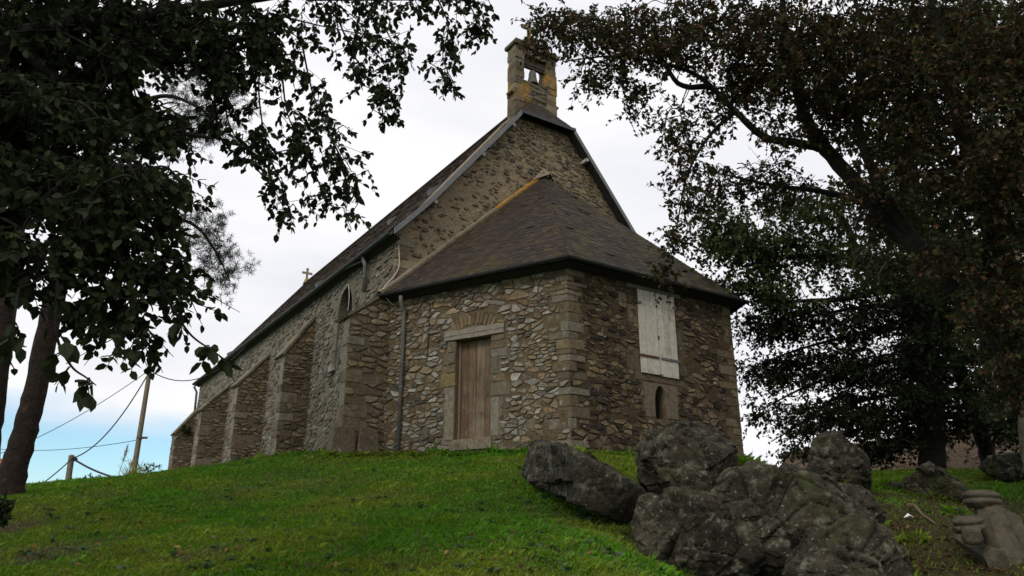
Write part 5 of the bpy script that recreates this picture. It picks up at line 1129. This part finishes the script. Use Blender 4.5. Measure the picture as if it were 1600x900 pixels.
for (px, py, rx, ry, d, dr, n, lv) in [(40, 50, 110, 70, 6.0, .9, 80, 22), (170, 60, 100, 70, 6.0, .9, 80, 22), (290, 40, 80, 55, 6.1, .7, 55, 22), (40, 170, 100, 70, 5.8, .9, 70, 22), (150, 170, 90, 60, 5.7, .8, 64, 22), (250, 190, 60, 40, 5.6, .5, 26, 20), (60, 280, 100, 60, 5.4, .7, 60, 22),
    (170, 290, 90, 55, 5.2, .7, 60, 22), (255, 300, 55, 45, 5.2, .5, 28, 20), (60, 370, 90, 50, 5.0, .6, 44, 20), (170, 390, 80, 45, 5.0, .5, 42, 20), (255, 400, 45, 40, 5.0, .4, 20, 20), (190, 460, 55, 30, 4.9, .4, 22, 18), (270, 450, 30, 30, 4.9, .3, 10, 18), (205, 505, 24, 22, 4.9, .3, 9, 18), (380, 50, 60, 45, 6.2, .5, 34, 20), (30, 430, 40, 25, 4.8, .4, 10, 16)]:
    t.blob(px, py, rx, ry, d, dr, int(n * (1.1 if py < 330 else .8)), int(lv * 1.25), .33, .066, BRD, droop=.6)
for (px, py, rx, ry, d, dr, n) in [(-60, 100, 80, 160, 5.8, 1, 90), (-60, 350, 70, 120, 5.2, .8, 60), (100, -90, 220, 70, 6, 1.2, 120), (420, -80, 160, 50, 6.3, .8, 60)]: t.blob(px, py, rx, ry, d, dr, n, 26, .36, .075, BRD, droop=.5)
# unseen rest of the crown, above and left, widened to shade the lawn
for i in range(560):
    w = t.rs.normal(size=3); w /= np.linalg.norm(w); w *= t.rs.uniform(0, 1) ** .4; p = np.array([-10.5, 4.5, 8.6]) + w * np.array([5.6, 4.6, 2.2]) if i < 330 else np.array([-9.3, 10.0, 11.0]) + w * np.array([4.2, 4.4, 1.9])
    if i % 2 == 0: t.connect(p, .03, .008)
    t.spray(p, 30, .7, .14, BRD, droop=.3)
def strand(pts, wpx, d, n, size=.066, leaves=14, length=.19):
    """a hanging shoot with short leafy side shoots"""
    t.connect(at(*pts[0], d), .012, .006, .06, -.02); q = spline([at(*p, d + t.rs.uniform(-.12, .12)) for p in pts], 8); t.twig.tube(q, list(np.linspace(.010, .003, len(q))), 5); t.nodes = np.concatenate([t.nodes, np.array(q)]); m = len(q)
    for i in range(int(n * 1.45)):
        k = t.rs.uniform(0, 1) * (m - 1); a = q[int(k)]; w = wpx * d / FPX; p = a + t.rs.normal(size=3) * np.array([w * .5, w * .6, w * .35])
        t.twig.tube([a, p], [.003, .002], 3, cap=False); t.spray(p, leaves, length, size, BRD, droop=.9)
for s_ in [([(430, 30), (405, 120), (415, 220), (440, 290), (455, 340)], 30, 6.2, 22), ([(360, 80), (350, 150), (372, 220), (440, 260)], 24, 6.0, 14), ([(470, 60), (490, 150), (520, 215), (548, 265)], 34, 6.3, 24), ([(520, 220), (545, 280), (540, 335)], 24, 6.3, 10), ([(470, 230), (500, 290), (500, 315)], 20, 6.3, 8),
           ([(520, 10), (550, 80), (580, 130), (606, 165)], 34, 6.4, 20), ([(580, 5), (610, 60), (640, 115)], 30, 6.4, 16), ([(560, 60), (600, 100), (612, 165)], 22, 6.4, 8), ([(680, -10), (700, 40), (692, 90), (712, 135)], 24, 6.5, 16), ([(725, -10), (745, 30), (758, 58)], 20, 6.5, 12), ([(480, 0), (600, 0), (700, 0), (750, 5)], 22, 6.4, 24),
           ([(330, 90), (335, 150), (320, 215)], 24, 5.8, 14), ([(300, 0), (330, 60), (360, 110)], 34, 6.0, 22), ([(380, 0), (420, 60), (470, 130)], 34, 6.2, 22), ([(420, 20), (500, 40), (600, 60)], 26, 6.3, 18), ([(440, 110), (450, 180), (480, 240)], 24, 6.2, 12), ([(400, 200), (395, 250), (430, 300), (450, 340)], 18, 6.1, 9)]: strand(*s_)
for s_ in [([(240, 430), (275, 490), (300, 525), (335, 550), (352, 562)], 9, 4.75, 5, .09, 6, .10), ([(90, 440), (88, 520), (110, 570), (135, 590), (150, 602)], 8, 4.5, 5, .10, 5, .09), ([(30, 450), (22, 500), (24, 545)], 8, 4.5, 4, .09, 4, .09), ([(100, 480), (140, 500), (170, 515)], 10, 4.7, 5, .085, 6, .10), ([(10, 540), (8, 570)], 5, 4.5, 2, .08, 3, .06)]: strand(*s_)
t.finish('broad', singles=300)

# ================================================================== LEFT BACKGROUND
M['polewood'] = material('weathered_pole', (.19, .158, .115), var=.35, vscale=8, bump=.4, spots=[((.12, .10, .08), 4, .6, .72)])
DPL = 27.0
def post(top, bot, d, r0, r1, label):
    a, b = at(*bot, d), at(*top, d); b2 = a + (b - a) * 1.0; a = a - (b - a) / np.linalg.norm(b - a) * 2.0
    o = empty('utility_pole', a); tag(o, label, 'utility pole', 'wooden utility poles'); mb = MB(); mb.tube([a, (a + b2) / 2, b2, b2 + np.array([0, 0, .03])], [r1, (r0 + r1) / 2, r0, r0 * .5], 12); p = mb.build('pole', M['polewood'], o, False); p.matrix_parent_inverse = Matrix.Translation(o.location).inverted(); return o, b2
pole1, top1 = post((235, 573), (207, 750), DPL, .07, .095, 'tall leaning wooden utility pole left of the church')
pole2, top2 = post((112, 712), (104, 768), DPL + 1, .085, .10, 'short wooden post with cables left of the tall utility pole')
mb = MB(); q = at(222, 684, DPL - .1); mb.obox(q, (.16, 0, .0), (0, .03, 0), (0, 0, .03)); o = mb.build('bracket', M['iron'], pole1); o.matrix_parent_inverse = Matrix.Translation(pole1.location).inverted()
mb = MB(); q = at(118, 718, DPL + .9); mb.lathe([(.0, -.06), (.05, -.05), (.06, 0), (.05, .05), (0, .06)], q, n=10); o = mb.build('insulator', M['cableblack'], pole2); o.matrix_parent_inverse = Matrix.Translation(pole2.location).inverted()
def cable(a, b, sag, r, label, mat='cableblack', n=16):
    a, b = np.asarray(a), np.asarray(b); q = [a + (b - a) * k - ZZ * sag * 4 * k * (1 - k) for k in np.linspace(0, 1, n)]; mb = MB(); mb.tube(q, r, 5); return tag(mb.build('overhead_cable', M[mat], None, True), label, 'cable', 'overhead cables')
cable(top1 - ZZ * .1, at(-40, 722, 34), .35, .012, 'thin cable running from the tall pole down to the far left')
cable(top1 - ZZ * .15, at(113, 716, DPL + .9), .55, .02, 'sagging cable between the tall pole and the short post')
cable(at(112, 717, DPL + .9), at(20, 785, 25), .1, .018, 'cable dropping from the short post to the lower left')
cable(at(118, 719, DPL + .9), at(215, 752, 25), .12, .03, 'thick cable sloping from the short post towards the shrubs')
cable(at(222, 686, DPL), at(-40, 697, 36), .25, .010, 'nearly level cable at mid height of the tall pole')
cable(top1 - ZZ * .12, W(16.5, -2.25, 8.8), .75, .016, 'cable slung from the tall pole to the church eaves')
# ---- house with an orange tiled roof at the left edge
M['roof_tile'] = material('orange_roof_tile', W1, attr=True, var=.3, vscale=3); M['render'] = material('pale_render', (.42, .38, .31), var=.2, vscale=2)
h0 = at(-75, 760, 42); zb = g1(h0[0], h0[1]) - .2; ho = empty('house', (h0[0], h0[1], zb)); tag(ho, 'house with orange tiled roof cut by the left edge', 'house')
zt = at(3, 708, 42)[2]; xr = at(8, 700, 47.5)[0]; zr = at(-30, 640, 42)[2]; xm = xr - 3.4; y0, y1 = h0[1], h0[1] + 6
def hp(mb, name, mat): o = mb.build(name, mat, ho); o.matrix_parent_inverse = Matrix.Translation(ho.location).inverted(); return o
mb = MB(); pr_ = [(xr - .2, zb - 2), (xr - .2, zt), (xm, zr - .15), (2 * xm - xr + .2, zt), (2 * xm - xr + .2, zb - 2)]; f_ = [np.array([x, y0, z]) for x, z in pr_]; b_ = [np.array([x, y1, z]) for x, z in pr_]; mb.poly(f_); mb.poly(b_[::-1])
for i in range(5): mb.poly([f_[i], b_[i], b_[(i + 1) % 5], f_[(i + 1) % 5]])
hp(mb, 'wall', M['render']); R = random.Random(5); rf = MB(); A0 = np.array([xr + .15, y0 - .2, zt - .15]); A1 = np.array([xr + .15, y1 + .2, zt - .15]); Rg0 = np.array([xm, y0 - .2, zr]); Rg1 = np.array([xm, y1 + .2, zr]); Bl0 = np.array([2 * xm - xr - .15, y0 - .2, zt - .15]); Bl1 = np.array([2 * xm - xr - .15, y1 + .2, zt - .15])
rf.box8([A0, A1, Rg1, Rg0, A0 + ZZ * .1, A1 + ZZ * .1, Rg1 + ZZ * .1, Rg0 + ZZ * .1], (.42, .13, .055)); rf.box8([Bl0, Bl1, Rg1, Rg0, Bl0 + ZZ * .1, Bl1 + ZZ * .1, Rg1 + ZZ * .1, Rg0 + ZZ * .1], (.42, .13, .055)); roof_ = hp(rf, 'roof', M['roof_tile'])
tl = MB(); slates(tl, lambda t: A0 + ZZ * .11 + (Rg0 - A0) * t, lambda t: A1 + ZZ * .11 + (Rg1 - A1) * t, 14, .3, [(.42, .13, .05), (.36, .11, .045), (.46, .17, .07)], R, lift=.04); tag(tl.build('roof_tiles', M['roof_tile'], roof_), kind='stuff')
mb = MB(); cx = xm + 1.6; mb.box8([np.array([cx + a, y0 - .012, zt - 1.9 + c]) for a, c in ((0, 0), (.9, 0), (.9, 1.2), (0, 1.2))] + [np.array([cx + a, y0 + .05, zt - 1.9 + c]) for a, c in ((0, 0), (.9, 0), (.9, 1.2), (0, 1.2))]); hp(mb, 'window', M['glass'])
a, b = at(30, 769, 31), at(86, 772, 30); mb = MB(); mb.box8([a - ZZ * 1.6, b - ZZ * 1.6, b - ZZ * 1.6 + np.array([0, .4, 0]), a - ZZ * 1.6 + np.array([0, .4, 0]), a + ZZ * .13, b + ZZ * .1, b + ZZ * .1 + np.array([0, .4, 0]), a + ZZ * .13 + np.array([0, .4, 0])]); lw_ = tag(mb.build('garden_wall', M['render']), 'low pale wall top showing beside the pine trunk foot', 'wall')

# ---- pampas grass and shrubs at the edge of the hill
M['blade'] = material('pampas_blade', W1, attr=True, rough=.7, trans=.3)
def clump(name, label, cat, px, py, d, n, L, w, pal, arch, seed, plumes=()):
    rs = np.random.default_rng(seed); c = at(px, py, d); c[2] -= .25; o = empty(name, c); tag(o, label, cat, 'plants at the edge of the hill'); mb = MB()
    for i in range(n):
        a = rs.uniform(0, 2 * pi); l = L * rs.uniform(.6, 1.1); o_ = np.array([cos(a), sin(a), 0]); sd_ = np.array([-sin(a), cos(a), 0]) * w; k = arch * rs.uniform(.4, 1.2); p = [o_ * .08 * rs.uniform(0, 1.5) + o_ * (k * l * t_ ** 1.8) + ZZ * (l * (t_ - .45 * k * t_ ** 2.4)) for t_ in (0, .35, .7, 1)]; c_ = np.array(pal[rs.integers(len(pal))]) * rs.uniform(.7, 1.2)
        mb.add([p[0] - sd_, p[0] + sd_, p[1] + sd_ * .9, p[1] - sd_ * .9, p[2] + sd_ * .6, p[2] - sd_ * .6, p[3]], [(0, 1, 2, 3), (3, 2, 4, 5), (5, 4, 6)], tuple(c_))
    mb.build('blades', M['blade'], o)
    for (dx, h, lean) in plumes:
        m2 = MB(); a = np.array([dx, 0, .1]); b = a + np.array([lean * .5, 0, h]); m2.tube([a, b], [.008, .006], 4, (.3, .27, .16))
        for i in range(70):
            k = rs.uniform(0, 1); p = a + (b - a) * (.68 + .42 * k); dv = rs.normal(size=3) * .06 * (1.1 - k) + (b - a) / h * .1; s_ = np.cross(dv, rs.normal(size=3)); s_ = s_ / np.linalg.norm(s_) * .012; m2.poly([p - s_, p + s_, p + dv], (.45, .40, .30))
        m2.build('plume', M['blade'], o)
clump('pampas_grass', 'yellow-green pampas grass clump with plumes at the foot of the tall pole', 'pampas grass', 205, 752, 24, 130, .95, .012, [(.34, .36, .10), (.25, .30, .08), (.40, .38, .14)], .55, 1, plumes=[(-.42, 1.0, .3), (-.2, .75, .35)])
def shrub(name, label, px, py, d, rpx, n, size, pal, seed, group='plants at the edge of the hill', h=1.0):
    t = Tree(name, label, group, at(px, py + rpx * .5, d), 'bark_beech', seed); t.root['category'] = 'shrub'; b = at(px, py + rpx * .8, d); t.limb([b, b + ZZ * .15, b + ZZ * .3], [.02, .015, .01], 5)
    t.blob(px, py, rpx, rpx * .55 * h, d, rpx * d / FPX * .7, n, 14, rpx * d / FPX * .4, size, pal, droop=-.3); t.finish('small', crown='foliage')
shrub('shrub', 'small feathery shrub right of the pampas grass against the sky', 230, 742, 24.5, 24, 16, .075, [(.07, .09, .035), (.09, .10, .05)], 11, h=1.3)
shrub('shrub', 'low thin shrub between the short post and the pampas grass', 150, 752, 25, 26, 14, .075, [(.08, .10, .06), (.06, .08, .04)], 12)
shrub('shrub', 'dark leafy bush at the lower left edge', 0, 800, 9.5, 18, 34, .06, [(.025, .04, .015), (.035, .05, .018)], 13, h=2)
shrub('shrub', 'pale tangled plant at the foot of the third buttress', 372, 722, 25.5, 16, 22, .06, [(.10, .10, .07), (.07, .08, .05)], 14, 'plants on the walls')
shrub('shrub', 'dark ivy patch high on the far buttress', 290, 672, 36.5, 8, 16, .10, [(.025, .035, .015)], 15, 'plants on the walls', h=2)
for i, (px, py, d, r_, lab) in enumerate([(561, 707, 19.1, 9, 'dark weed at the foot of the corner buttress'), (528, 708, 19.6, 8, 'weed at the outer corner of the corner buttress'), (480, 690, 24, 7, 'creeper climbing in the angle beside the second buttress')]): shrub('weed', lab, px, py, d, r_, 10, .05, [(.025, .035, .014)], 20 + i, 'plants on the walls', h=1.8)
bp_ = W(4.45, -2.5, 7.18)
clump_d = hypot(bp_[0], bp_[1])
clump('grass_tuft', 'yellowish grass tuft growing on the cap of the corner buttress', 'grass tuft', 568, 478, 19.6, 60, .42, .008, [(.16, .15, .04), (.10, .12, .03), (.22, .18, .06)], .7, 5)
shrub('ivy', 'brownish ivy tangle overgrowing the top of the bellcote', 836, 66, 19.0, 28, 34, .06, [(.09, .06, .025), (.07, .065, .022), (.05, .055, .02), (.12, .07, .025)], 16, 'plants on the walls', h=1.0)
clump('grass_tuft', 'mossy grass tuft on the left shoulder of the bellcote', 'grass tuft', 812, 66, 19.7, 40, .30, .008, [(.10, .12, .03), (.16, .14, .05)], .7, 6)

# ================================================================== GRASS
rs = np.random.default_rng(9); NB = 700000
rr = 4.3 + (31 - 4.3) * rs.uniform(0, 1, NB) ** 1.45; aa = rs.uniform(radians(-43), radians(43), NB); x = rr * np.sin(aa); y = rr * np.cos(aa)
# longer grass that the mower misses along the walls and round the rocks
ex, ey = [], []
for (p_, q_, m_) in [(W(0, 0, 0), W(LG, -LG * TD, 0), 2600), (W(0, 0, 0), W(0, LB, 0), 2200), (W(4.1, -3.3, 0), W(4.1, -2.1, 0), 900), (W(4.8, -3.1, 0), W(24, -3.05, 0), 3000), (W(5, -2.05, 0), W(24, -2.05, 0), 2500)]:
    k_ = rs.uniform(0, 1, m_)[:, None]; e_ = p_ + (q_ - p_) * k_ + rs.normal(0, .05, (m_, 3)) - (UU * .07 + VV * .05) ; ex.append(e_[:, 0]); ey.append(e_[:, 1])
for rv in ROCKV:
    c_ = rv[np.abs(rv[:, 2] - gz(rv[:, 0], rv[:, 1])) < .05]
    if len(c_): c_ = c_[rs.integers(0, len(c_), 1500)] + rs.normal(0, .035, (1500, 3)); ex.append(c_[:, 0]); ey.append(c_[:, 1])
NE = sum(len(q) for q in ex); x = np.concatenate([x] + ex); y = np.concatenate([y] + ey); rr = np.hypot(x, y); NB += NE; longer = np.zeros(NB); longer[NB - NE:] = 1
rel = np.stack([x - PC[0], y - PC[1]], 1); u = rel @ UU[:2]; v = rel @ VV[:2]
inside = (u > -.02) & (u < LN) & (v > np.maximum(-u * TD, -2.02)) & (v < LB + np.minimum(np.maximum(u, 0) * TD, 2.1))
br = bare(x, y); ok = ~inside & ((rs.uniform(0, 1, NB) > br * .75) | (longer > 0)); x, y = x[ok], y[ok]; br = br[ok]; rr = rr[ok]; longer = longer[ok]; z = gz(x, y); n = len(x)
pt = fnoise(x, y, .55, 11); tall = fnoise(x, y, 1.3, 21); fine = fnoise(x, y, 3.2, 31)
L = (.028 + .045 * tall * rs.uniform(.5, 1.3, n)) * (.75 + .5 * fine) * (1 - .4 * br); L *= (1 + .012 * rr) * (1 + 2.2 * np.clip(fine - .60, 0, 1) + .9 * (rs.uniform(0, 1, n) < .02))
L *= 1 + longer * rs.uniform(.3, 1.8, n); th = rs.uniform(0, 2 * pi, n); lean = rs.uniform(.15, 1.1, n); wd = (.0026 + .0016 * rs.uniform(0, 1, n)) * (1 + .055 * rr)
ax = np.stack([np.cos(th), np.sin(th), np.zeros(n)], 1); p = np.stack([x, y, z - .004], 1); sd_ = np.stack([-np.sin(th), np.cos(th), np.zeros(n)], 1) * wd[:, None]
tip = p + ax * (L * lean)[:, None] + ZZ * (L * (1.1 - .35 * lean))[:, None]; mid = p + ax * (L * lean * .35)[:, None] + ZZ * (L * .62)[:, None]
V = np.stack([p - sd_, p + sd_, mid + sd_ * .8, tip], 1).reshape(-1, 3); b5 = (np.arange(n) * 4)[:, None]
loops = (b5 + np.array([[0, 1, 2, 0, 2, 3]])).ravel(); sizes = np.full(2 * n, 3)
g0, g1_, g2 = np.array([.074, .200, .005]), np.array([.140, .205, .012]), np.array([.13, .115, .04])
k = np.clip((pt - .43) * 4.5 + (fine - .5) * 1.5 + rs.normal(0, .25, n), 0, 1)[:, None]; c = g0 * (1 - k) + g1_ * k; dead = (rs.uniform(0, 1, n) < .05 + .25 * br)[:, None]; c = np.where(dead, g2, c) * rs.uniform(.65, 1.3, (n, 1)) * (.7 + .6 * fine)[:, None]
M['grass'] = material('grass_blade', W1, attr=True, rough=.6, spec=.25, trans=.35)
tag(np_mesh('grass', V, loops, sizes, M['grass'], cols=np.repeat(c, 2, 0)), 'short green lawn grass covering the hill', 'grass', kind='stuff')
# broad-leaved weeds in the lawn and fallen leaves
def scatter_leaves(name, label, n, size, pal, flat, seed, px0, px1, py0, py1, per=1, lift=.01, mat='leaf'):
    rs = np.random.default_rng(seed); P_, D_ = [], []
    while len(P_) < n:
        g = ground_at(rs.uniform(px0, px1), rs.uniform(py0, py1), 4.5, 26)
        if ((g[:2] - PC[:2]) @ UU[:2] > -.05) and ((g[:2] - PC[:2]) @ VV[:2] > -((g[:2] - PC[:2]) @ UU[:2]) * TD - .05): continue
        a0 = rs.uniform(0, 2 * pi)
        for k in range(per): a = a0 + k * 2 * pi / per + rs.normal(0, .25); P_.append(g + ZZ * lift); D_.append(np.array([cos(a), sin(a), rs.uniform(*flat)]))
    P_, D_ = np.array(P_), np.array(D_); m = len(P_); c = np.array(pal)[rs.integers(0, len(pal), m)] * rs.uniform(.7, 1.3, (m, 1)); o, _ = leaf_mesh(name, P_, D_, size * rs.uniform(.6, 1.3, m), c, 'broad', M[mat], None, rs); return tag(o, label, name.replace('_', ' '), kind='stuff')
scatter_leaves('lawn_weeds', 'broad-leaved weeds scattered through the lawn', 1500, .075, [(.05, .10, .03), (.07, .12, .045), (.035, .075, .025), (.09, .13, .07)], (.15, .7), 3, 40, 1100, 715, 899, per=6, lift=.012)
scatter_leaves('fallen_leaves', 'brown and yellow fallen leaves on the grass and earth', 520, .06, [(.16, .085, .03), (.22, .13, .035), (.10, .06, .03), (.30, .19, .06), (.13, .08, .045)], (-.1, .35), 4, 20, 1600, 735, 899, lift=.03)
scatter_leaves('leaf_litter', 'dry brown leaf litter between the rocks on the right', 1700, .055, [(.055, .036, .02), (.075, .046, .025), (.042, .029, .018), (.10, .066, .038)], (-.1, .4), 5, 1000, 1600, 738, 899, lift=.018)
